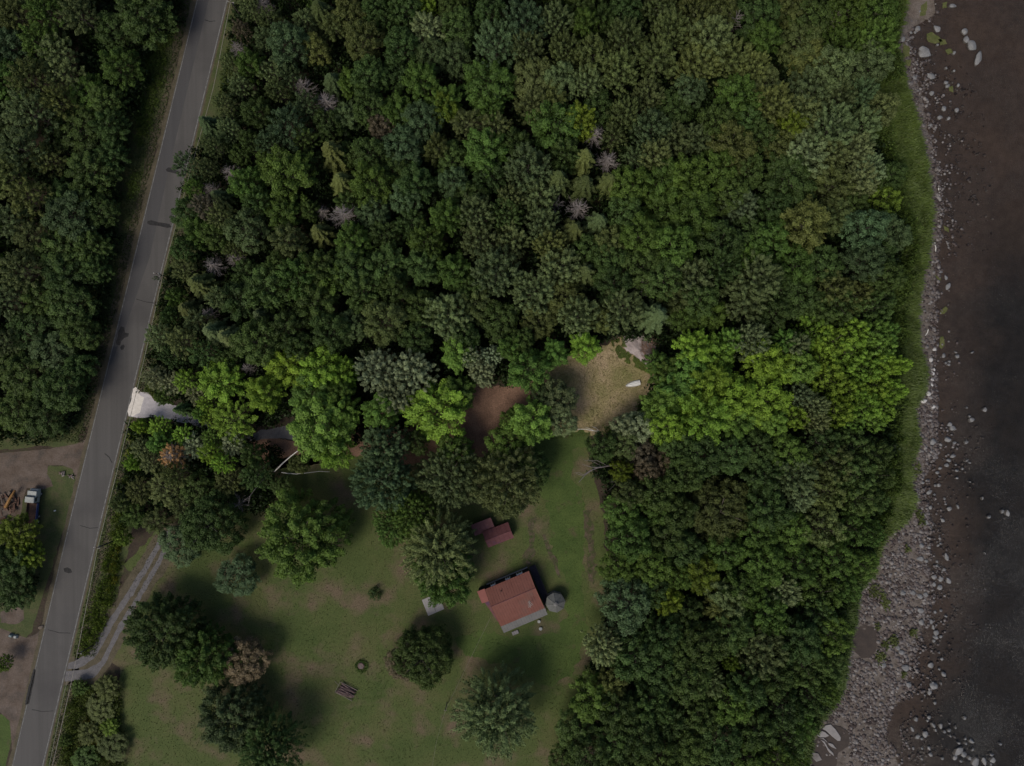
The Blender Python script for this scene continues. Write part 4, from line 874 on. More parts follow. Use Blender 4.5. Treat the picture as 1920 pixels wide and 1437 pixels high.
# long grass on the bank
def blades(name, test, n, box, h, color, label, lean=(0.5, 0.0), w=0.07, z=0.0):
    rng = np.random.default_rng(len(name) + n)
    P = []
    while len(P) < n:
        u = rng.uniform(box[0], box[2]); v = rng.uniform(box[1], box[3])
        if test(u, v): P.append(G(u, v))
    P = np.array(P)
    k = len(P); ph = rng.uniform(0, 6.283, k); hh = h * rng.uniform(0.6, 1.3, k)
    clump = np.array([noise.noise((p[0] * 0.35, p[1] * 0.35, 3.0)) for p in P])
    ln = np.stack([lean[0] + 0.6 * np.cos(ph) + 0.5 * clump, lean[1] + 0.6 * np.sin(ph) + 0.5 * np.roll(clump, 7)], 1)
    B = np.stack([P[:, 0], P[:, 1], np.full(k, z)], 1)
    T = B + np.stack([ln[:, 0] * hh, ln[:, 1] * hh, hh], 1)
    Mid = B * 0.5 + T * 0.5 + np.array([0, 0, 0.12])
    sd = unit(np.stack([-ln[:, 1], ln[:, 0], np.zeros(k)], 1) + 1e-6) * (w * 0.5)
    sd = sd * rng.uniform(.8, 1.6, (k, 1))
    V = np.stack([B - sd, B + sd, Mid + sd, T, Mid - sd], 1)
    # two faces: a quad foot and a tip (stored as quads)
    V = np.stack([B - sd, B + sd, Mid + sd, Mid - sd, Mid - sd, Mid + sd, T + sd * .1, T - sd * .1], 1).reshape(-1, 3)
    F = np.arange(8 * k).reshape(2 * k, 4)
    a = np.repeat(np.clip(0.5 + 0.45 * clump + rng.normal(0, .14, k), 0, 1), 2)
    o = obj(name, mesh_np(name, V, F, M['grassblade'], a)); o['kind'] = 'stuff'; o.color = (*color, 1); o['label'] = label
    return o
inner_u = lambda v: float(np.interp(v, [p[1] for p in inner], [p[0] for p in inner]))
blades('long_bank_grass', lambda u, v: inner_u(v) < u < bank_u(v) - 2 + 3 * noise.noise((u * .2, v * .2, 0)) and (v < 1000 or random.random() < .5), 42000, (1600, -20, 1755, 1080), 0.9, (0.088, 0.132, 0.026), 'long green grass on the river bank', (0.7, -0.25), 0.13)
def low_test(u, v):
    b = bank_u(v); return b - 45 < u < b + 3
blades('long_bank_grass', low_test, 9000, (1460, 1080, 1650, 1440), 0.8, (0.065, 0.11, 0.02), 'long grass at the foot of the lower riverside trees', (0.6, -0.3), 0.13)
# grass and weed tufts out on the gravel
tz = [(1640, 1110, 10), (1660, 1132, 9), (1655, 1118, 7), (1712, 1187, 7), (1675, 1202, 9), (1660, 1210, 8), (1650, 1232, 9), (1768 - 60, 840, 12), (1718, 880, 10), (1728, 975, 8), (1702, 1030, 6), (1693, 1265, 5), (1722, 965, 6), (1645, 1175, 5)]
blades('shore_weeds', lambda u, v: any((u - a) ** 2 + ((v - b) * .8) ** 2 < r * r * (0.55 + 2.2 * noise.noise((u * .25, v * .25, 0))) for a, b, r in tz), 3600, (1620, 820, 1760, 1290), 0.4, (0.095, 0.12, 0.032), 'tufts of weeds growing on the stony shore', (0.1, 0.1), 0.12, z=-0.1)
# ragged tufts where lawns and verges meet bare ground
def lawn_edge(u, v):
    return inside([(250, 1040), (330, 965), (520, 870), (700, 840), (1060, 820), (1130, 960), (1140, 1180), (1070, 1330), (1050, 1440), (225, 1440), (228, 1250)], u, v)
blades('lawn_tufts', lambda u, v: lawn_edge(u, v) and not (898 < u < 1062 and 1060 < v < 1195), 26000, (225, 830, 1140, 1437), 0.05, (0.068, 0.080, 0.028), 'short uneven lawn grass', (0.1, 0.1), 0.10, z=0.01)
blades('clearing_tufts', lambda u, v: inside([(1030, 690), (1165, 635), (1232, 690), (1205, 760), (1130, 815), (1030, 826)], u, v) and True, 9000, (1020, 630, 1235, 830), 0.06, (0.17, 0.155, 0.06), 'dry straw-coloured mown grass', (0.2, 0.2), 0.10, z=0.01)
vl = lambda u, v: rlu(v) - 95 < u < rlu(v) - 8 and v < 830 and u > np.interp(v, [0, 57, 100, 333, 467, 647, 830], [345, 300, 262, 228, 205, 178, 90])
blades('verge_grass', lambda u, v: vl(u, v) or (rru(v) + 5 < u < rru(v) + 48 and v > 430 and not (738 < v < 785) and not (1232 < v < 1285)), 22000, (90, 0, 440, 1437), 0.3, (0.062, 0.085, 0.026), 'uneven grass on the road verges', (0.1, 0.1), 0.12, z=0.01)

blades('clearing_weeds', lambda u, v: inside([(1145, 640), (1168, 632), (1180, 665), (1200, 675), (1215, 690), (1235, 680), (1236, 715), (1215, 700), (1180, 684), (1160, 672)], u, v) and noise.noise((u * .1, v * .1, 5)) > -.15, 3500, (1140, 630, 1240, 720), 0.22, (0.11, 0.155, 0.03), 'green weeds edging the dry clearing', (.1, .1), .13, z=.01)
# ---- stones
def stone_proto(seed, sub=1):
    bm = bmesh.new(); bmesh.ops.create_icosphere(bm, subdivisions=sub, radius=1.0)
    rng = random.Random(seed)
    cuts = [(Vector((rng.uniform(-1, 1), rng.uniform(-1, 1), rng.uniform(-.2, 1))).normalized(), rng.uniform(0.55, 0.85)) for _ in range(5)]
    for v in bm.verts:
        v.co *= 1 + 0.22 * noise.noise(v.co * 1.3 + Vector((seed * 3.1, 0, 0)))
        for n_, d in cuts:
            e = v.co.dot(n_) - d
            if e > 0: v.co -= n_ * e * 0.85
    me = bpy.data.meshes.new('stone'); bm.to_mesh(me); bm.free()
    a = me.attributes.new('var', 'FLOAT', 'FACE'); a.data.foreach_set('value', np.full(len(me.polygons), 0.5, np.float32))
    return me
def stone_mat(name, base, rough=0.85):
    m, nt, N, L = new_mat(name)
    at = N.new('ShaderNodeAttribute'); at.attribute_name = 'var'
    rp = ramp_node(nt, at.outputs['Fac'], [(0.0, (0.035, 0.024, 0.022)), (0.3, (0.072, 0.055, 0.052)), (0.55, (0.105, 0.088, 0.085)), (0.8, (0.135, 0.122, 0.120)), (1.0, (0.22, 0.205, 0.20))])
    g = N.new('ShaderNodeNewGeometry'); n = noise_node(nt, g.outputs['Position'], 5, 4, 0.7)
    r2 = ramp_node(nt, n.outputs[0], [(0.3, (0.75,) * 3), (0.7, (1.2,) * 3)])
    c = mix_node(nt, 1.0, rp.outputs[0], r2.outputs[0], 'MULTIPLY')
    b = N.new('ShaderNodeBsdfPrincipled'); b.inputs['Roughness'].default_value = rough; L.new(c, b.inputs['Base Color'])
    o = N.new('ShaderNodeOutputMaterial'); L.new(b.outputs[0], o.inputs[0]); return m
M['cobble'] = stone_mat('cobble', 0.3)
sp1 = [stone_proto(i, 1) for i in range(6)]
def shore_height(u, v): return shore_z(min(max(v, -400), 1840), u)
def scatter_stones(name, n, fn, box, r0, r1, label, sink=0.25, power=3.0):
    sp = []; tries = 0
    while len(sp) < n and tries < n * 40:
        tries += 1
        u = random.uniform(box[0], box[2]); v = random.uniform(box[1], box[3])
        p = fn(u, v)
        if random.random() > p: continue
        r = r0 + (r1 - r0) * random.random() ** power
        x, y = G(u, v); sp.append((x, y, shore_height(u, v) + r * (0.30 - sink), r, r * random.uniform(0.5, 0.8), random.uniform(0, 6.28)))
    return scatter_mesh(name, sp1, sp, M['cobble'], label, vr=0.5)
def dens_dry(u, v):
    b, w = bank_u(v), water_u(v)
    if u < b + 2 or u > w + 6: return 0
    t = (u - b) / max(w - b, 1)
    k = 0.5 + 0.9 * noise.noise((u * .06, v * .06, 11))
    if v < 60: return 0.03
    if v > 985:
        if math.hypot((u - 1620), (v - 1203) * .8) < 27: return 0.0
        if v > 1355 and u < 1592: return 0.02
        return max(0.04, 0.50 + noise.noise((u * .05, v * .05, 31)) * 1.1 + noise.noise((u * .14, v * .14, 33)) * .7)
    if v > 790: return max(0.05, (0.35 + t * .8) * (0.5 + k * .6))
    if v > 690: return (0.25 + t)
    if v > 560: return 0.10 + 0.4 * (t > .75)
    return 0.08 + 0.75 * t * max(0, k)
scatter_stones('shore_cobbles', 11500, dens_dry, (1500, 0, 1765, 1437), 0.10, 0.62, 'grey and brown cobbles covering the stony shore')
def dens_wet(u, v):
    d = u - water_u(v)
    if d < 0 or d > 110: return 0
    k = noise.noise((u * .045, v * .045, 21)) + 0.6 * noise.noise((u * .15, v * .15, 4))
    base = 1.0 if (90 < v < 480 or v > 800) else 0.18
    ext = np.interp(v, [0, 100, 200, 480, 600, 800, 1000, 1150, 1300, 1437], [30, 40, 42, 26, 14, 32, 26, 30, 45, 60])
    return base * math.exp(-d / ext) * max(0, k * 1.6 + 0.30)
scatter_stones('shallow_water_stones', 3000, dens_wet, (1690, 0, 1900, 1437), 0.14, 0.42, 'stones standing in the shallow water along the shore', sink=-0.75)

# ---- boulders one can tell apart: u v length width rotation(deg)
BOUL = '''1725 22 7 5 0;1758 52 16 11 50;1722 53 11 9 -60;1717 60 5 5 0;1694 73 11 8 -20;1735 98 20 24 -40;1709 61 5 5 0;1686 57 8 7 0;1811 58 12 11 0;1813 73 12 13 0;1825 85 22 16 70;1837 108 30 11 -72;1788 10 14 8 0;1760 83 6 5 0;1791 98 8 7 0;1776 127 6 6 0;1790 132 6 5 0;1799 159 6 8 20;1776 154 9 7 0;1779 160 10 7 -30;1772 203 9 10 0;1796 206 9 8 -10;1747 143 12 16 -60;1716 145 10 7 20;1749 174 10 8 0;1764 220 10 8 -30;1780 222 9 6 -40;1745 235 9 7 0
1779 538 16 8 -70;1775 520 10 6 70;1764 510 9 5 0;1753 655 7 6 0;1771 667 9 6 -80;1796 668 9 7 30;1794 661 7 3 40;1780 684 7 5 10;1781 678 6 4 30;1775 681 5 5 0;1750 700 9 6 60;1748 712 8 5 40;1752 693 7 5 40;1747 675 9 7 80;1737 706 11 5 75;1747 722 8 6 0;1825 661 8 3 -25;1814 765 5 4 0;1848 769 9 9 0;1820 781 5 5 0;1824 788 11 9 -30;1782 797 10 8 -20;1788 804 11 10 0;1751 763 8 7 0;1733 752 12 8 10;1742 738 9 8 0
1750 828 13 11 80;1779 824 14 10 0;1791 831 6 8 80;1814 830 8 7 20;1788 855 8 10 80;1765 835 6 5 0;1781 864 10 6 20;1776 873 10 7 0;1764 878 6 7 80;1759 887 8 5 0;1763 894 5 3 0;1806 879 6 5 80;1796 883 8 5 0;1794 872 5 4 0;1815 864 9 4 -30;1820 868 6 4 0;1796 897 5 5 80;1820 904 3 5 -60;1741 902 6 8 80;1731 905 8 6 0;1762 911 8 7 -20;1755 911 5 5 0;1744 924 11 7 -40;1753 928 6 4 0;1772 936 5 5 0;1782 955 10 8 0;1798 951 5 10 -20;1746 952 8 7 -40;1775 946 5 4 0;1769 977 7 9 -50;1844 935 4 7 0;1857 970 9 6 -25;1882 960 7 8 10;1891 964 9 13 -12;1737 981 9 9 0;1729 1023 10 9 0;1760 1024 6 4 -30;1765 1020 5 4 0;1776 1046 8 15 -15;1743 1027 7 6 0;1726 1049 13 9 0;1738 1053 7 6 0;1849 1039 4 4 0;1758 1054 5 5 0
1758 1062 6 5 0;1771 1070 8 7 -30;1753 1083 10 8 0;1766 1087 11 9 0;1780 1091 9 12 -30;1764 1103 10 9 0;1752 1097 8 8 0;1712 1113 10 9 0;1694 1112 11 9 0;1736 1116 10 8 0;1725 1119 12 8 20;1727 1146 12 9 10;1729 1167 11 11 -40;1746 1167 9 8 0;1754 1149 6 6 0;1766 1146 6 5 0;1751 1178 5 10 -10;1757 1188 10 10 0;1755 1196 12 7 20;1753 1203 7 6 0;1766 1195 7 6 0;1775 1156 6 5 0;1762 1225 5 4 0;1767 1237 7 6 20;1747 1249 11 10 -30;1763 1256 5 5 0;1771 1265 9 11 -20;1752 1287 15 15 -40;1766 1283 4 6 0;1745 1300 9 9 0;1657 1249 10 9 0;1698 1254 14 12 20;1690 1224 12 8 20;1705 1286 11 9 60;1750 1282 6 5 0;1684 1216 9 9 0
1755 1320 6 6 0;1744 1347 8 7 0;1741 1353 6 5 0;1719 1351 8 9 30;1752 1362 7 12 -35;1766 1363 8 11 -15;1737 1379 11 12 0;1722 1384 11 7 -50;1730 1387 6 5 0;1712 1370 6 11 -30;1772 1374 7 6 0;1782 1371 8 6 -30;1781 1358 7 3 30;1793 1366 4 6 0;1784 1382 5 5 0;1756 1371 6 6 0;1811 1348 8 7 0;1812 1387 7 4 -50;1824 1391 12 8 25;1813 1396 7 6 20;1799 1395 8 5 30;1799 1412 22 12 -40;1810 1417 11 11 0;1792 1423 12 8 -50;1804 1429 6 6 0;1820 1424 10 8 30;1747 1416 9 8 30;1744 1405 6 8 -30;1731 1405 5 5 0;1769 1424 7 6 0;1831 1432 14 18 30;1848 1430 9 16 -20;1863 1428 12 11 0;1862 1417 9 6 0;1877 1397 8 5 0;1826 1407 9 4 -35;1860 1435 5 5 0;1792 1384 4 4 0;1730 1425 6 5 0;1714 1405 5 6 0'''
BPRO = [stone_proto(40 + i, 2) for i in range(7)]
BPRO += [stone_proto(60 + i, 2) for i in range(5)]
for i_, me_ in enumerate(BPRO):
    me_.materials.append(M['boulder' if i_ < 7 else 'litboulder'])  # last five meshes take the brightened copy of the stone
    for p in me_.polygons: p.use_smooth = False
BL = []
for line in BOUL.splitlines():
    for tk in line.split(';'):
        a = [float(q) for q in tk.split()]; BL.append(a)
SLAND = [((1730, 20), 'the sandy spit'), ((1837, 105), 'the long double rock'), ((1735, 98), 'the broad rock off the upper bank'), ((1755, 690), 'the bright rocky shore'), ((1779, 538), 'the lone upright rock'),
         ((1750, 828), 'the rock at the waterline bend'), ((1788, 804), 'the twin rocks below the bright shore'), ((1891, 964), 'the far midstream pair'), ((1776, 1046), 'the tall slanting rock'), ((1690, 1090), 'the wide cobble beach'), ((1620, 1200), 'the round shore pool'), ((1752, 1287), 'the big wedge-shaped rock'),
         ((1799, 1412), 'the bottom rock cluster'), ((1550, 1380), 'the striped rock ledges'), ((1762, 911), 'the smooth rocks in the shallows'), ((1757, 1188), 'the joined rocks off the beach')]
_save = LAND; LAND = SLAND
def bword(a):
    L_, W_ = max(a[2], a[3]), min(a[2], a[3])
    s_ = 'large' if L_ >= 14 else ('mid-sized' if L_ >= 9 else 'small')
    f = 'long' if W_ / L_ < 0.6 else ('rounded' if W_ / L_ > 0.88 else 'oval')
    where = 'in water' if a[0] > np.interp(a[1], _sv, _sw) else 'on shore'
    return '%s %s boulder %s' % (s_, f, where)
BLAB = auto_labels([(a[0], a[1], bword(a)) for a in BL])
LAND = _save
for a, lb in zip(BL, BLAB):
    u, v, w_, h_, ro = a
    z = shore_height(u, v)
    L_ = w_ / 16.0 * 1.15; W_ = h_ / 16.0 * 1.15; Hh = min(L_, W_) * 0.75
    top = max(WZ + 0.32 * min(L_, W_) + 0.12, z + Hh)
    zc = (z + top) / 2 - 0.05; hz = (top - z) / 2 + 0.12
    x, y = G(u, v, top * 0.6)
    o = obj('boulder', random.choice(BPRO[7:] if 640 < v < 792 and u < 1765 else BPRO[:7]), None, (x, y, zc)); o.rotation_euler = (0, 0, math.radians(ro) * -1 if False else math.radians(-ro)); o.scale = (L_, W_, hz)
    tag(o, lb, 'boulder', 'boulders along the river shore')
# algae mats lying in the shallows
for pts in ([(1738, 62), (1750, 58), (1762, 66), (1768, 76), (1758, 80), (1742, 78)], [(1762, 72), (1774, 72), (1776, 80), (1764, 84)], [(1776, 92), (1786, 90), (1788, 98), (1778, 102)], [(1768, 5), (1776, 3), (1776, 14), (1769, 14)], [(1778, 160), (1786, 160), (1788, 170), (1780, 168)],
            [(1765, 580), (1774, 574), (1779, 578), (1772, 588), (1766, 590)], [(1763, 632), (1772, 632), (1774, 646), (1768, 656), (1762, 650)], [(1770, 422), (1780, 428), (1782, 436), (1772, 432)], [(1756, 515), (1766, 520), (1764, 528), (1757, 522)], [(1693, 84), (1706, 88), (1706, 104), (1694, 108)], [(1698, 112), (1708, 112), (1708, 124), (1700, 124)], [(1728, 8), (1738, 4), (1736, 28), (1726, 30)]):
    sheet('algae_mat', pts, WZ + 0.03 if pts[0][0] > 1737 else 0.04, M['alga'], 2.0, step=3)
for o_ in [o for o in COL.objects if o.name.startswith('algae_mat')]:
    o_['kind'] = 'stuff'
# ledges of striped bedrock in the mud pool
LEDGES = [([(1541, 1366), (1548, 1359), (1557, 1358), (1565, 1366), (1576, 1382), (1575, 1388), (1570, 1389), (1560, 1381), (1548, 1369)], 'broad pale rock ledge, topmost of the striped ledges'),
          [[(1530, 1378), (1540, 1370), (1547, 1372), (1554, 1379), (1547, 1382), (1537, 1382)], 'short pale rock ledge left of the broad top ledge'],
          [[(1534, 1383), (1542, 1384), (1550, 1392), (1549, 1389), (1543, 1383)], 'thin pale ledge between the two upper ledges'],
          [[(1538, 1386), (1546, 1396), (1554, 1410), (1564, 1418), (1562, 1412), (1552, 1402), (1545, 1390)], 'long thin sliver ledge in the middle of the mud pool'],
          [[(1552, 1392), (1560, 1394), (1567, 1402), (1568, 1404), (1558, 1400), (1553, 1396)], 'small pale ledge at the right of the mud pool'],
          [[(1520, 1410), (1534, 1412), (1541, 1424), (1530, 1428), (1522, 1420)], 'brownish rock ledge at the lower left of the mud pool']]
for pl, lb in LEDGES:
    m_ = MB(); pts = [G(u, v) for u, v in rag(pl, 3, 0.6, 3)]
    a2 = sum(pts[i][0] * pts[(i + 1) % len(pts)][1] - pts[(i + 1) % len(pts)][0] * pts[i][1] for i in range(len(pts)))
    if a2 < 0: pts = pts[::-1]
    m_.prism(pts, -0.4, 0.22 + random.uniform(0, .08))
    tag(m_.build('rock_ledge', M['stone'] if 'brownish' in lb else M['concrete'], bevel=0.05), lb, 'rock ledge', 'striped rock ledges')

for a, b, lb in (((1761, 352), (1763, 374), 'bleached driftwood log on the upper shore, left of the shallows'), ((1753, 455), (1755, 476), 'bleached driftwood log on the upper shore, below the first one'), ((1741, 618), (1735, 630), 'short driftwood log on the bright sandy shore')):
    P = [Vector((*G(*a), shore_height(*a) + .14)), Vector((*G((a[0] + b[0]) / 2 + 1, (a[1] + b[1]) / 2), shore_height(*a) + .2)), Vector((*G(*b), shore_height(*b) + .12))]
    tag(MB().tube(P, [.14, .12, .07], 7).build('driftwood_log', M['birch']), lb, 'driftwood', 'driftwood logs on the shore')

# ------------------------------------------------------------------ things people made
def quad_prism(mb, pts, th):
    """a slab under a planar polygon of 3D points"""
    n = len(pts); t = [Vector(p) for p in pts]; nn = (t[1] - t[0]).cross(t[2] - t[0]).normalized()
    if nn.z < 0: t.reverse(); nn = -nn
    b = [p - nn * th for p in t]
    return mb.add([*t, *b], [tuple(range(n)), tuple(range(2 * n - 1, n - 1, -1))] + [(i, n + i, n + (i + 1) % n, (i + 1) % n) for i in range(n)])

# --- the house: local u axis along the eaves, v axis towards the lower side of the photograph
ang = math.atan2(200, 475)
house = empty('house', (*G(965, 1125), 0), ang)
tag(house, 'house with faded red metal roof and pale grey porch roof on the lawn', 'house')
inv = Matrix.Rotation(-ang, 4, 'Z') @ Matrix.Translation(-Vector((*G(965, 1125), 0)))
def HL(u, v, z): return inv @ GV(u, v, z)
# measured corners
nl = HL(911.7, 1104.4, 3.9); nr = HL(991.0, 1071.0, 3.9); sl = HL(935.9, 1175.5, 3.0); sr_ = HL(1021.9, 1139.5, 3.0)
xl = (nl.x + sl.x) / 2 - 0.0; xr = (nr.x + sr_.x) / 2; yn = (nl.y + nr.y) / 2; ys = (sl.y + sr_.y) / 2
yr = yn - (yn - ys) * 0.40; zr = 5.4; zn = 3.9; zs = 3.0
wl, wr = xl + 0.35, xr - 0.35
# walls
MB().box(((wl + wr) / 2, (yn + ys) / 2 - 0.05, 1.48), (wr - wl, yn - ys - 0.5, 2.96)).build('wall', M['darkwall'], house)
MB().add([(wl, yn - .3, 2.96), (wl, ys + .3, 2.96), (wl, yr, zr - .2), (wr, yn - .3, 2.96), (wr, ys + .3, 2.96), (wr, yr, zr - .2), (wl, yn - .3, 3.7), (wr, yn - .3, 3.7)], [(0, 1, 2, 6), (3, 7, 5, 4), (0, 6, 7, 3)]).build('gable', M['darkwall'], house)
def roof_strip(name, mat, y0, z0, y1, z1, n, x0=None, x1=None):
    x0 = xl if x0 is None else x0; x1 = xr if x1 is None else x1
    w = (x1 - x0) / n; sh = None
    for i in range(n):
        a = x0 + w * i
        m_ = MB(); quad_prism(m_, [(a, y0, z0), (a + w - 0.012, y0, z0), (a + w - 0.012, y1, z1), (a, y1, z1)], 0.05)
        nrm = Vector((0, z0 - z1, y1 - y0)); nrm = nrm.normalized() if nrm.length else Vector((0, 0, 1))
        if nrm.z < 0: nrm = -nrm
        for q in (0.0, 0.5):
            xx = a + w * q + 0.03
            quad_prism(m_, [tuple(Vector((xx - .03, y0, z0)) + nrm * .045), tuple(Vector((xx + .03, y0, z0)) + nrm * .045), tuple(Vector((xx + .03, y1, z1)) + nrm * .045), tuple(Vector((xx - .03, y1, z1)) + nrm * .045)], 0.05)
        if sh is None: sh = m_.mesh(name, mat); o = obj(name, sh, house)
        else: o = obj(name, sh, house); o.location = (w * i, 0, 0)
roof_strip('roof_panel', M['redroof'], yn, zn, yr, zr, 9)
roof_strip('roof_panel', M['redroof'], yr, zr, ys, zs + 0.35, 9)
roof_strip('porch_roof_panel', M['greyroof'], ys - 0.02, zs + 0.30, ys - 1.85, zs - 0.35, 9)
MB().tube([(xl, yr, zr + .04), (xr, yr, zr + .04)], [0.07, 0.07], 6).build('ridge_cap', M['redroof2'], house)
for xx in (xl + .2, (xl + xr) / 2, xr - .2):
    MB().box((xx, ys - 1.7, 1.28), (0.14, 0.14, 2.56)).build('porch_post', M['timber'], house)
MB().box(((xl + xr) / 2, ys - 0.95, 0.12), (xr - xl - .2, 1.6, 0.22)).build('porch_floor', M['timber'], house)
# the pale foundation line and three windows on the long back wall
MB().box(((wl + wr) / 2, yn + 0.03, 0.22), (wr - wl + .1, 0.22, 0.44)).build('foundation', M['concrete'], house)
for f in (0.16, 0.52, 0.80):
    xx = wl + (wr - wl) * f; wd = 0.95 if f < .7 else 1.25
    fr = MB().box((xx, yn - 0.10, 2.15), (wd + .22, 0.30, 1.3)).build('window', M['white'], house)
    MB().box((xx - wd * .25, yn + 0.055, 2.15), (wd * .40, 0.05, 0.95)).build('pane', M['glass'], fr)
    MB().box((xx + wd * .25, yn + 0.055, 2.15), (wd * .40, 0.05, 0.95)).build('pane', M['glass'], fr)
# lower bright red wing roof at the left end
w0 = HL(892.5, 1104.5, 3.2); w1 = HL(901, 1126.5, 3.0)
roofw = MB()
quad_prism(roofw, [(xl - 1.9, yn + .1, 3.3), (xl - .02, yn + .1, 3.55), (xl - .02, yn - 2.9, 3.55), (xl - 1.9, yn - 2.9, 3.3)], 0.08)
roofw.build('side_wing_roof', M['brightred'], house)
MB().box((xl - 0.85, yn - 1.4, 1.55), (1.7, 2.6, 3.1)).build('side_wing_wall', M['darkwall'], house)
quad_prism(MB(), [(0, 0, 0), (1, 0, 0), (1, 1, 0)], .1)
m_ = MB(); quad_prism(m_, [(xl - 1.3, yn - 2.9, 3.1), (xl - .02, yn - 2.9, 3.1), (xl - .02, ys + 1.2, 2.75), (xl - .3, ys + 1.2, 2.75)], .07)
m_.build('side_wing_roof', M['redroof2'], house)
# dark deck along the right-hand end with rail
dk = []
for i in range(9):
    MB().box((xr + 0.16 + i * 0.17, (yn + ys) / 2 + 0.1, 0.62), (0.155, yn - ys - 0.2, 0.05)).build('deck_board', M['darkwall'], house)
MB().box((xr + 0.85, (yn + ys) / 2 + 0.1, 0.29), (1.4, yn - ys - .4, 0.56)).build('deck_base', M['darkwall'], house)
for i in range(7):
    MB().box((xr + 1.62, yn - 0.1 - i * 1.25, 0.95), (0.08, 0.08, 0.7)).build('rail_post', M['timber'], house)
MB().box((xr + 1.62, (yn + ys) / 2 + 0.1, 1.31), (0.12, yn - ys - 0.2, 0.05)).build('hand_rail', M['darkwall'], house)
# roof vent pipe and the small antenna
MB().tube([(xl + 3.4, yn - 1.6, 4.3), (xl + 3.4, yn - 1.6, 5.0)], [0.10, 0.10], 8).build('vent_pipe', M['black'], house)
ax, ay = HL(993.5, 1130, 4.6).xy
an = MB().tube([(ax, ay, 4.2), (ax, ay, 6.1)], [0.05, 0.05], 6).build('antenna_mast', M['dullwhite'], house)
e = MB()
for i, (l_, d_) in enumerate(((1.3, -.5), (1.1, -.2), (.9, .15), (.7, .5))):
    e.tube([(ax - l_ / 2, ay + d_, 6.0), (ax + l_ / 2, ay + d_ + .25, 6.0)], [0.035, 0.035], 5)
e.tube([(ax - .2, ay - .8, 5.98), (ax + .1, ay + .8, 5.98)], [0.035, 0.035], 5)
e.build('antenna_rods', M['dullwhite'], an)

# --- gazebo
gx, gy = G(1041.5, 1131, 2.8)
gaz = empty('gazebo', (gx, gy, 0), math.radians(10)); tag(gaz, 'eight-sided grey-roofed gazebo joined to the house deck', 'gazebo')
RG = 2.35; zt = 3.7; zb = 2.5
pts8 = [(RG * math.cos(math.pi / 4 * i), RG * math.sin(math.pi / 4 * i)) for i in range(8)]
for i in range(8):
    a = pts8[i]; b = pts8[(i + 1) % 8]
    m_ = MB(); quad_prism(m_, [(a[0], a[1], zb), (b[0], b[1], zb), (b[0] * .2, b[1] * .2, zt), (a[0] * .2, a[1] * .2, zt)], .06)
    for q in range(1, 6):   # shingle courses
        t = q / 6; k1 = 1 - .8 * t; z_ = zb + (zt - zb) * t
        m_.tube([(a[0] * k1, a[1] * k1, z_ + .01), (b[0] * k1, b[1] * k1, z_ + .01)], [0.02, 0.02], 4)
    m_.tube([(a[0], a[1], zb + .02), (a[0] * .2, a[1] * .2, zt + .02)], [0.04, 0.04], 5)
    m_.build('roof_panel', M['gazroof'], gaz)
    MB().box((a[0] * .9, a[1] * .9, 1.25), (.12, .12, 2.5)).build('post', M['timber'], gaz)
    m_ = MB(); mx_, my_ = (a[0] + b[0]) * .45, (a[1] + b[1]) * .45
    m_.box((mx_, my_, 0.85), (.05, 1.55, .35), rz=math.atan2(my_, mx_)); m_.build('rail_panel', M['timber'], gaz)
MB().prism([(p[0] * .92, p[1] * .92) for p in pts8], 0.05, 0.3).build('floor', M['timber'], gaz)
MB().prism([(p[0] * .22, p[1] * .22) for p in pts8], zt - .05, zt + .18).add([(p[0] * .22, p[1] * .22, zt + .18) for p in pts8] + [(0, 0, zt + .42)], [(i, (i + 1) % 8, 8) for i in range(8)]).build('roof_cap', M['greyroof'], gaz)

# --- red shed
sx_, sy_ = G(934, 1004, 2.6)
sa = math.radians(21)
shed = empty('shed', (sx_, sy_, 0), sa); tag(shed, 'small shed with purplish red metal roof under the pine edge', 'shed')
LW, SW_ = 6.4, 3.9
MB().box((0, 0, 1.05), (LW - .4, SW_ - .4, 2.1)).build('wall', M['rust'], shed)
n = 6
for sgn in (1, -1):
    for i in range(n):
        a = -LW / 2 + LW / n * i
        m_ = MB(); quad_prism(m_, [(a, 0.02 * sgn, 3.15), (a + LW / n - .012, 0.02 * sgn, 3.15), (a + LW / n - .012, sgn * SW_ / 2, 2.1), (a, sgn * SW_ / 2, 2.1)], .05)
        m_.tube([(a + .04, 0.02 * sgn, 3.18), (a + .04, sgn * SW_ / 2, 2.13)], [.03, .03], 4)
        m_.build('roof_panel', M['redroof2'], shed)
MB().tube([(-LW / 2, 0, 3.17), (LW / 2, 0, 3.17)], [.06, .06], 6).build('ridge_cap', M['redroof2'], shed)
MB().add([(-LW / 2 + .2, -SW_ / 2 + .2, 2.1), (-LW / 2 + .2, SW_ / 2 - .2, 2.1), (-LW / 2 + .2, 0, 3.05), (LW / 2 - .2, -SW_ / 2 + .2, 2.1), (LW / 2 - .2, SW_ / 2 - .2, 2.1), (LW / 2 - .2, 0, 3.05)], [(0, 2, 1), (3, 4, 5)]).build('gable', M['rust'], shed)
# dark red lean-to beyond it, half hidden by the tree
lt = empty('lean_to', (*G(906, 985), 0), sa); tag(lt, 'low dark red lean-to half hidden under the pine beside the shed', 'lean-to')
m_ = MB()
for i in range(5):
    m_ = MB(); quad_prism(m_, [(-2.5 + i, -1.4, 1.7), (-1.52 + i, -1.4, 1.7), (-1.52 + i, 1.4, 2.2), (-2.5 + i, 1.4, 2.2)], .05); m_.build('roof_panel', M['redroof2'], lt)
for px_, py_ in ((-2.3, -1.2), (2.3, -1.2), (-2.3, 1.2), (2.3, 1.2)): MB().box((px_, py_, .9 + .1 * (py_ > 0)), (.12, .12, 1.7 + .2 * (py_ > 0))).build('post', M['timber'], lt)

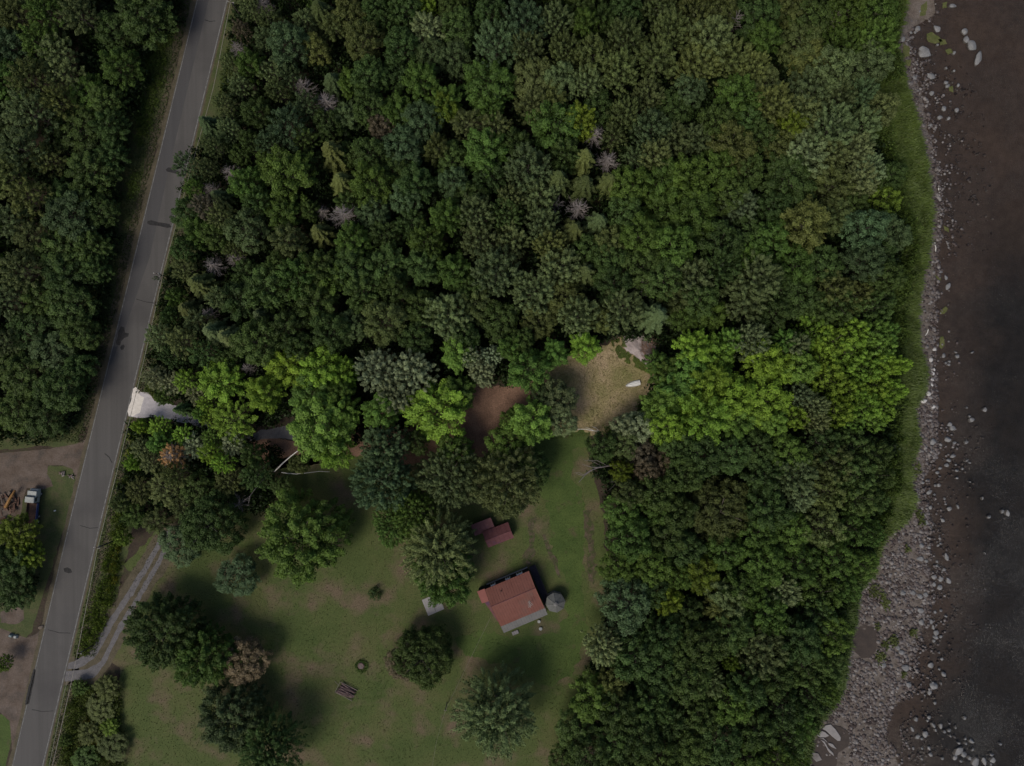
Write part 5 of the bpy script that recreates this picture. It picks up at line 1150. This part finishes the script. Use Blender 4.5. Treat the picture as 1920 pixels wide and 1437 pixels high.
# --- concrete slab on the lawn, its joint and the dark garden bench on it
cs = [G(791, 1125), G(803, 1155), G(833, 1142), G(822, 1112)]
sl_ = empty('concrete_slab', (*G(812, 1134), 0)); tag(sl_, 'pale rectangular concrete slab on the lawn left of the house', 'slab')
c0 = Vector((*G(812, 1134), 0))
def lerp(a, b, t): return (a[0] + (b[0] - a[0]) * t, a[1] + (b[1] - a[1]) * t)
for t0, t1 in ((0, .495), (.505, 1)):
    q = [lerp(cs[0], cs[3], t0), lerp(cs[1], cs[2], t0), lerp(cs[1], cs[2], t1), lerp(cs[0], cs[3], t1)]
    MB().prism([(p[0] - c0.x, p[1] - c0.y) for p in q], 0, .12).build('slab_half', M['slab'], sl_, bevel=.02)
bn = empty('post', (*G(815.5, 1136), 0)); bn.name = 'fire_pit_post'; 
tag(bn, 'short dark post standing on the concrete slab', 'post')
MB().box((0, 0, .5), (.16, .16, .8)).build('post_shaft', M['black'], bn); MB().box((0.2, 0, .6), (.35, .12, .12)).build('handle', M['rust'], bn)

# --- two well lids and the step block by the porch
for (u, v, rr_, lb) in ((1010.5, 1165, .33, 'round white well cover nearer the house wall'), (1013.5, 1178.5, .36, 'round white well cover farther out on the lawn')):
    w_ = empty('well_cover', (*G(u, v), 0)); tag(w_, lb, 'well cover', 'well covers')
    MB().tube([(0, 0, 0), (0, 0, .35)], [rr_, rr_], 16).build('casing', M['concrete'], w_); MB().tube([(0, 0, .35), (0, 0, .42)], [rr_ * 1.12, rr_ * 1.05], 16).build('lid', M['dullwhite'], w_)
st = empty('porch_step', (*G(966, 1186), 0), ang); tag(st, 'pale stone step block below the porch roof', 'step')
for i in range(3): MB().box((-.5 + i * .52, 0, .15), (.49, .85, .3 - .04 * (i % 2))).build('stone', M['concrete'], st, bevel=.03)

# --- overhead service line from the house and its pole
def cable(name, pts, r, label, mat='cable', sag=0.3, group=None):
    out = []
    for i in range(len(pts) - 1):
        a, b = Vector(pts[i]), Vector(pts[i + 1])
        for k in range(10):
            t = k / 10; p = a.lerp(b, t); p.z -= sag * 4 * t * (1 - t); out.append(p)
    out.append(Vector(pts[-1]))
    return tag(MB().tube(out, [r] * len(out), 5).build(name, M[mat]), label, 'cable', group)
pole0 = empty('yard_pole', (*G(838, 1318), 0)); tag(pole0, 'short weathered pole on the lawn below the dark round tree', 'pole')
MB().tube([(0, 0, 0), (0, 0, 4.2)], [.12, .09], 8).build('pole_shaft', M['timber'], pole0); MB().box((0, 0, 4.0), (.7, .1, .1)).build('cross_arm', M['timber'], pole0)
px_, py_ = G(838, 1318)
cable('service_cable', [GV(920, 1158, 3.2), (px_, py_, 4.1)], .022, 'thin service cable from the house to the yard pole', 'timber')
cable('service_cable', [(px_, py_, 4.1), GV(818, 1392, 3.6), GV(800, 1500, 3.4)], .022, 'thin cable from the yard pole to the bottom of the photo', 'timber')

# --- roadside poles and the line along the road
POLES = [((432, 3), 'roadside pole at the upper end of the road'), ((292, 513), 'roadside pole above the middle plot'), ((180, 1028), 'roadside pole beside the brush near the two-track lane'), ((140, 1231), 'roadside pole at the mouth of the two-track lane')]
PH = 7.6
def make_pole():
    r = empty('utility_pole', (0, 0, 0))
    MB().tube([(0, 0, 0), (0, 0, PH)], [.17, .11], 9).build('pole_shaft', M['pole'], r)
    MB().box((0, 0, PH - .35), (1.5, .12, .12)).build('cross_arm', M['timber'], r)
    for s_ in (-1, 1):
        MB().tube([(s_ * .62, 0, PH - .29), (s_ * .62, 0, PH - .1)], [.06, .045], 8).build('insulator', M['white'], r)
    MB().tube([(.05, .16, PH - 1.6), (.05, .16, PH - 1.0)], [.14, .14], 8).build('line_box', M['greyroof'], r)
    return r
p0 = make_pole(); plocs = []
for i, ((u, v), lb) in enumerate(POLES):
    if i == 0: r = p0
    else:
        r = p0.copy(); COL.objects.link(r)
        for ch in p0.children:
            c = ch.copy(); COL.objects.link(c); c.parent = r
    r.location = (*G(u, v, PH), 0); r.rotation_euler = (0, 0, ROADANG * -1 + .05)
    if i == 3: r.scale = (.8, .8, .8)
    tag(r, lb, 'utility pole', 'poles along the right side of the road'); plocs.append(Vector((*G(u, v, PH), 0)))
cz = 5.6
wp_ = [GV(444, -60, cz), GV(433, 0, cz), GV(400, 165, cz), GV(357, 320, cz), GV(308, 503, cz), GV(270, 675, cz), GV(228, 850, cz), GV(200, 960, cz), GV(182, 1032, cz), GV(144, 1230, cz), GV(127, 1310, cz), GV(98, 1437, cz), GV(88, 1480, cz)]
cable('telephone_cable', wp_, .05, 'pale overhead cable running down the right side of the road', sag=.05)
wp2 = [GV(129, 1262, 5.0), GV(118, 1310, 5.0), GV(92, 1437, 5.0), GV(82, 1485, 5.0)]
cable('telephone_cable', wp2, .035, 'second thinner cable beside the lowest stretch of road', sag=.05)

# --- overturned white boat on the dry clearing
bo = empty('rowing_boat', (*G(1187, 720.5, .4), 0), math.radians(14)); tag(bo, 'overturned white rowing boat at the right edge of the dry clearing', 'boat')
secs = []; ns = 12; nr_ = 9; v_ = []; f_ = []
for i in range(ns):
    t = i / (ns - 1); xx = -1.7 + 3.4 * t
    wdt = 0.66 * (math.sin(min(1, t * 1.25 + .02) * math.pi / 2) ** .75) * (1 - .12 * max(0, t - .8) / .2)
    ht = .52 * (0.55 + .45 * min(1, t * 2)) * (1 if t < .9 else .97)
    for k in range(nr_):
        a = math.pi * k / (nr_ - 1)
        v_.append((xx, -wdt * math.cos(a), .02 + ht * math.sin(a) ** .6))
for i in range(ns - 1):
    for k in range(nr_ - 1): a = i * nr_ + k; f_.append((a, a + 1, a + nr_ + 1, a + nr_))
f_.append(tuple(range(nr_))[::-1]); f_.append(tuple((ns - 1) * nr_ + k for k in range(nr_)))
MB().add(v_, f_).build('hull', M['white'], bo, smooth=False)
MB().tube([(-1.55, 0, .38), (0, 0, .56), (1.66, 0, .56)], [.03, .035, .035], 5).build('keel', M['dullwhite'], bo)
for s_ in (-1, 1):
    MB().tube([(-.4, s_ * .3, .50), (1.6, s_ * .34, .50)], [.02, .02], 4).build('strake', M['dullwhite'], bo)
    MB().tube([(-1.7, s_ * .08, .05), (-1.1, s_ * .5, .05), (-.3, s_ * .68, .05), (1.7, s_ * .62, .05)], [.035] * 4, 5).build('gunwale', M['dullwhite'], bo)
MB().box((1.71, 0, .26), (.05, 1.05, .46)).build('transom', M['dullwhite'], bo)

# --- spoil mound with the pile of cut brush
sp_ = [(1166, 632), (1180, 628), (1212, 628), (1222, 650), (1225, 668), (1228, 682), (1212, 686), (1200, 676), (1190, 666), (1176, 660), (1168, 648)]
pts = rag(sp_, 3, 1.0, 5)
cx_, cy_ = 1196, 655
v_ = []; rings = [1.0, .8, .55, .3, .08]; n_ = len(pts)
for q, k_ in enumerate(rings):
    for (u, v) in pts:
        uu = cx_ + (u - cx_) * k_; vv = cy_ + (v - cy_) * k_; x, y = G(uu, vv)
        v_.append((x, y, (0.02 + 0.75 * (1 - k_) ** .8) + (0.3 * noise.noise((x * .9, y * .9, 0)) if q else 0)))
f_ = [(q * n_ + i, q * n_ + (i + 1) % n_, (q + 1) * n_ + (i + 1) % n_, (q + 1) * n_ + i) for q in range(len(rings) - 1) for i in range(n_)]
f_.append(tuple((len(rings) - 1) * n_ + i for i in range(n_)))
sm = MB().add(v_, f_).build('spoil_mound', M['paleclay']); bmx = bmesh.new(); bmx.from_mesh(sm.data); bmesh.ops.recalc_face_normals(bmx, faces=bmx.faces); bmx.to_mesh(sm.data); bmx.free()
tag(sm, 'low mound of pale grey-pink spoil at the top of the dry clearing', 'earth mound')
bx0, by0 = G(1224, 652)
bp_ = empty('brush_pile', (bx0, by0, 0)); tag(bp_, 'heap of cut brown branches on the spoil mound', 'brush pile')
rnd = random.Random(5); shared = []
for i in range(8):
    L_ = rnd.uniform(1.4, 3.2); m_ = MB(); p = [Vector((-L_ / 2, 0, 0)), Vector((-L_ / 6, rnd.uniform(-.15, .15), .05)), Vector((L_ / 6, rnd.uniform(-.2, .2), .08)), Vector((L_ / 2, rnd.uniform(-.3, .3), 0))]
    m_.tube(p, [.075, .06, .045, .02], 5)
    for j in range(3):
        b = p[2] + Vector((rnd.uniform(-.6, .6), 0, 0)); m_.tube([b, b + Vector((.5, rnd.uniform(-.5, .5), .1))], [.03, .012], 3, False)
    shared.append(m_.mesh('branch', M['brush'] if i % 3 else M['deadwood']))
for i in range(150):
    a = rnd.uniform(0, 6.28); d = 2.9 * math.sqrt(rnd.random()); x = d * math.cos(a) * .9; y = d * math.sin(a) * 1.15
    o = obj('branch', shared[i % 8], bp_, (x, y, .35 + 1.0 * (1 - d / 3.1) * rnd.random() + .2)); o.rotation_euler = (rnd.uniform(-.2, .2), rnd.uniform(-.25, .25), rnd.gauss(2.2, .55) + (x > .5) * -.9)

# --- log crib and stump on the lawn
cr_ = empty('log_crib', (*G(650, 1295), 0), math.radians(-27)); tag(cr_, 'pile of thin grey-brown logs in a wooden frame on the lawn', 'log pile')
rnd = random.Random(9)
lg = [MB().tube([(-2.0, 0, 0), (-.6, rnd.uniform(-.06, .06), 0.02), (.7, rnd.uniform(-.06, .06), 0), (2.0, 0, 0)], [.10, .105, .09, .075], 7).mesh('log', M['logend']) for _ in range(4)]
for lay, cnt in ((0, 11), (1, 10), (2, 8), (3, 5)):
    for i in range(cnt):
        o = obj('log', lg[(i + lay) % 4], cr_, (rnd.uniform(-.2, .45), -1.15 + (i + .5 * lay) * .225, .22 + lay * .19)); o.rotation_euler = (rnd.uniform(0, 6), rnd.uniform(-.03, .05), rnd.gauss(0, .10)); o.scale = (rnd.uniform(.75, 1.05), 1, 1)
for s_ in (-1, 1): MB().box((0, s_ * 1.36, .45), (4.4, .09, .10)).build('frame_rail', M['timber'], cr_)
MB().box((-2.25, 0, .50), (.09, 2.7, .10)).build('frame_rail', M['timber'], cr_)
for a, b in ((-2.2, -1.36), (-2.2, 1.36), (2.1, -1.36), (2.1, 1.36)): MB().box((a, b, .35), (.1, .1, .7)).build('post', M['timber'], cr_)
MB().tube([(-2.25, .45, .3), (-3.5, .75, .2)], [.05, .045], 6).build('draw_bar', M['timber'], cr_)
su = empty('tree_stump', (*G(677, 1248), 0)); tag(su, 'old grey stump ringed with weeds above the log crib', 'stump')
m_ = MB(); m_.tube([(0, 0, 0), (0, 0, .2), (0, 0, .42)], [.85, .72, .68], 14)
for i in range(6): a = i * 1.05; m_.tube([(.5 * math.cos(a), .5 * math.sin(a), .2), (1.1 * math.cos(a), 1.1 * math.sin(a), .02)], [.18, .06], 5)
m_.build('stump_wood', M['logend'], su)
sc = MB(); 
for i in range(10): sc.box((rnd.uniform(-.4, .4), rnd.uniform(-.4, .4), .45), (.5, .08, .05), rz=rnd.uniform(1.2, 2.0))
sc.build('split_top', M['deadwood'], su)
blades('stump_weeds', lambda u, v: 7 < math.hypot(u - 678, v - 1249) < 12 + 2 * noise.noise((u, v, 0)), 420, (660, 1230, 696, 1266), 0.4, (0.07, 0.125, 0.022), 'weeds ringing the old stump', (.1, .1), .09)

# --- small young shrub on the lawn
ys_ = empty('young_shrub', (*G(703, 1113, .8), 0)); tag(ys_, 'small dark shrub standing alone on the lawn left of the slab', 'shrub')
for nm, mm in (('stem', MB().tube([(0, 0, 0), (0, 0, 1.0)], [.06, .03], 6).mesh('stem', M['bark'])), ('crown', crown_mesh('crown', 300, R=1.55, zb=.1, zt=1.9, lobes=22, lr=(.35, .55), sr=1.3, per=260, ls=.10, ragged=.2, fill=.2))):
    o = obj(nm, mm, ys_); o.color = (.035, .065, .022, 1)

# --- leaning bare tree and the birch stems at the lawn's edge
def bare(name, label, cat, paths, mat, group=None):
    m_ = MB(); kids = []
    u0, v0, z0 = paths[0][0][0]; base = GV(u0, v0, z0); r = empty(name, (base.x, base.y, 0)); tag(r, label, cat, group)
    for i, (pp, r0, r1) in enumerate(paths):
        P = [GV(*p) - Vector((base.x, base.y, 0)) for p in pp]
        n_ = len(P); MB().tube(P, [r0 + (r1 - r0) * k / (n_ - 1) for k in range(n_)], 6).build('trunk' if i == 0 else 'limb', M[mat], r)
    return r
bare('bare_tree', 'leaning leafless grey tree spreading left over the lawn edge', 'bare tree',
     [([(1162, 872, 1.5), (1148, 872, 4), (1128, 876, 6.5), (1118, 877, 7.5)], .24, .15), ([(1122, 877, 7.2), (1108, 882, 8.3), (1092, 892, 9.2), (1080, 888, 9.8)], .13, .03), ([(1112, 880, 7.8), (1098, 890, 8.7), (1090, 899, 9.3), (1085, 905, 9.6)], .13, .03),
      ([(1122, 877, 7.3), (1108, 876, 8), (1092, 871, 9)], .11, .03), ([(1140, 874, 5), (1120, 864, 7), (1098, 864, 8.5), (1094, 862, 9)], .07, .02), ([(1094, 891, 9), (1086, 886, 9.5), (1076, 887, 9.8)], .05, .015), ([(1130, 876, 6), (1116, 868, 7), (1100, 860, 8)], .06, .015)], 'deadwood')
bare('bare_tree', 'low forked leafless tree just below the leaning one', 'bare tree',
     [([(1164, 896, 2), (1158, 902, 4.5), (1152, 910, 6)], .13, .06), ([(1158, 902, 4.5), (1150, 904, 5.5), (1144, 904, 6)], .06, .02), ([(1152, 910, 6), (1146, 916, 7), (1140, 920, 7.6)], .06, .02), ([(1164, 896, 3), (1168, 905, 5), (1164, 918, 6.6)], .07, .02), ([(1165, 898, 3), (1171, 902, 5), (1175, 909, 6)], .06, .02)], 'deadwood')
bare('fallen_tree', 'white fallen branch lying at the lower edge of the dry clearing', 'fallen tree',
     [([(1071, 806, .3), (1085, 805, .5), (1098, 805, .8), (1112, 808, 1.0), (1124, 809, 1.0)], .05, .12), ([(1124, 809, 1), (1114, 808, 1.3), (1106, 804, 1.8), (1098, 802, 2.0)], .10, .03), ([(1123, 808, 1), (1118, 803, 1.8), (1110, 800, 2.2)], .08, .02), ([(1124, 809, 1), (1117, 812, 1.4), (1110, 812, 1.6)], .06, .02)], 'birch')
bare('leaning_birch', 'thin white birch stem leaning across the shaded drive end', 'birch stem', [([(515, 884, 1), (530, 869, 3.5), (545, 856, 5.5), (558, 846, 7)], .17, .09)], 'birch', 'white birch stems')
bare('leaning_birch', 'curved white birch stem bowed over the lawn\'s upper edge', 'birch stem', [([(528, 886, 1), (540, 888, 2), (555, 889, 2.5), (575, 887, 2.5), (600, 884, 2), (618, 885, 1.5)], .11, .04)], 'birch', 'white birch stems')
bare('leaning_birch', 'grey leaning stem left of the dark lawn maple', 'birch stem', [([(501, 893, 2), (488, 905, 4), (478, 918, 5.5), (469, 930, 6.5), (466, 944, 7)], .12, .05), ([(469, 930, 6.5), (462, 935, 7.2), (456, 940, 7.5)], .06, .02)], 'deadwood', 'white birch stems')

# --- truck in the gravel yard
tx, ty = G(60, 950, 1.5)
tk = empty('truck', (tx, ty, 0), math.radians(-6)); tag(tk, 'white-cabbed truck with brown open bed and blue side in the gravel yard', 'truck')
MB().box((.12, 3.05, 1.5), (2.3, 1.5, 1.5), taper=.92).box((.12, 3.9, 1.1), (2.1, .5, .8), taper=.9).build('hood', M['dullwhite'], tk, bevel=.08)
MB().box((0, 1.75, 1.75), (2.35, 1.5, 2.0), taper=.90).build('cab', M['dullwhite'], tk, bevel=.1)
MB().box((0, 2.52, 2.15), (1.9, .1, .7), rx=-.2).build('windshield', M['glass'], tk)
for s_ in (-1, 1): MB().box((s_ * 1.13, 1.8, 2.1), (.05, .9, .6)).build('side_window', M['glass'], tk)
for s_ in (-1, 1): MB().box((s_ * 1.32, 2.4, 2.0), (.22, .1, .35)).build('mirror', M['black'], tk)
MB().box((0, -1.9, .9), (2.3, 5.6, .2)).build('bed_floor', M['rust'], tk)
for i in range(9): MB().box((-1.05 + i * .26, -1.9, 1.03), (.24, 5.4, .05)).build('bed_board', M['rust'], tk)
for s_, mt in ((-1, 'rust'), (1, 'blue')): MB().box((s_ * 1.18, -1.9, 1.25), (.08, 5.6, .75)).build('bed_side', M[mt], tk)
MB().box((0, .88, 1.6), (2.3, .1, 1.3)).build('headboard', M['rust'], tk); MB().box((0, -4.7, 1.25), (2.3, .08, .75)).build('tailgate', M['rust'], tk)
MB().box((0, -.6, .62), (.9, 8.0, .3)).build('chassis', M['black'], tk)
for s_ in (-1, 1):
    for yy in (2.9, -2.4, -3.7):
        w_ = MB().tube([(s_ * .95, yy, .5), (s_ * 1.24, yy, .5)], [.5, .5], 16).build('wheel', M['black'], tk)
        MB().tube([(s_ * 1.2, yy, .5), (s_ * 1.27, yy, .5)], [.25, .22], 12).build('hub', M['dullwhite'], w_)

# --- rusty scrap heap with an orange beam beside the truck
sh_ = empty('scrap_heap', (*G(18, 940), 0)); tag(sh_, 'rusty scrap heap with a slanting orange beam left of the truck', 'scrap heap')
rnd = random.Random(3)
MB().tube([GV(28, 920, 1.4) - Vector(sh_.location), GV(17, 938, 1.6) - Vector(sh_.location), GV(10, 952, 1.2) - Vector(sh_.location)], [.26, .34, .38], 6).build('beam', M['orange'], sh_)
MB().tube([GV(28, 919, 1.4) - Vector(sh_.location), GV(22, 932, 2.2) - Vector(sh_.location)], [.12, .12], 6).build('beam', M['orange'], sh_)
for i in range(34):
    o = MB().box((0, 0, 0), (rnd.uniform(.6, 2.2), rnd.uniform(.15, .7), .08)).build('scrap_sheet', M['rust'] if i % 4 else M['bare'], sh_)
    o.location = (rnd.gauss(0, 1.3), rnd.gauss(-.3, 1.8), rnd.uniform(.1, .8)); o.rotation_euler = (rnd.uniform(-.5, .5), rnd.uniform(-.5, .5), rnd.uniform(0, 3))
# --- two clumps of pinkish cut logs on the grass island
for (u, v, lb, cn) in ((118, 889, 'heap of pink-brown split wood, left one on the grass island', 9), (134, 895, 'heap of pale split wood, right one on the grass island', 7)):
    h_ = empty('split_wood_heap', (*G(u, v), 0)); tag(h_, lb, 'wood heap', 'split wood heaps by the yard entrance')
    for i in range(cn):
        o = MB().tube([(-.35, 0, 0), (.35, 0, 0)], [.14, .12], 7).build('split_log', M['logend'] if i % 2 else M['deadwood'], h_)
        o.location = (rnd.uniform(-.55, .55), rnd.uniform(-.4, .5), .14 + .12 * (i % 3)); o.rotation_euler = (0, rnd.uniform(-.2, .2), rnd.uniform(0, 3))
# --- pale tarp bundle and white kerb rock by the lower yard
tb = empty('tarp_bundle', (*G(27, 1192), 0), -.2); tag(tb, 'small pale teal tarp-covered bundle at the edge of the lower gravel yard', 'tarp bundle')
MB().box((-.55, 0, .4), (1.1, .8, .8), taper=.6).build('cover', M['teal'], tb, bevel=.12); MB().box((.55, -.05, .35), (.95, .9, .7), taper=.65).build('cover', M['dullwhite'], tb, bevel=.12)
MB().tube([(-1.1, 0, .5), (1.1, 0, .5)], [.04, .04], 5).build('strap', M['black'], tb)
for (u, v, s_, lb, mm) in ((77, 1176, .8, 'flat pale rock at the road edge above the lower yard', 'sand'), (103, 958, .3, 'small white stone on the left verge opposite the truck', 'white')):
    o = obj('rock', stone_proto(int(u), 2), None, (*G(u, v), .08)); o.data.materials.append(M[mm]); o.scale = (s_, s_ * .6, .3); o.rotation_euler = (0, 0, .4); tag(o, lb, 'rock')
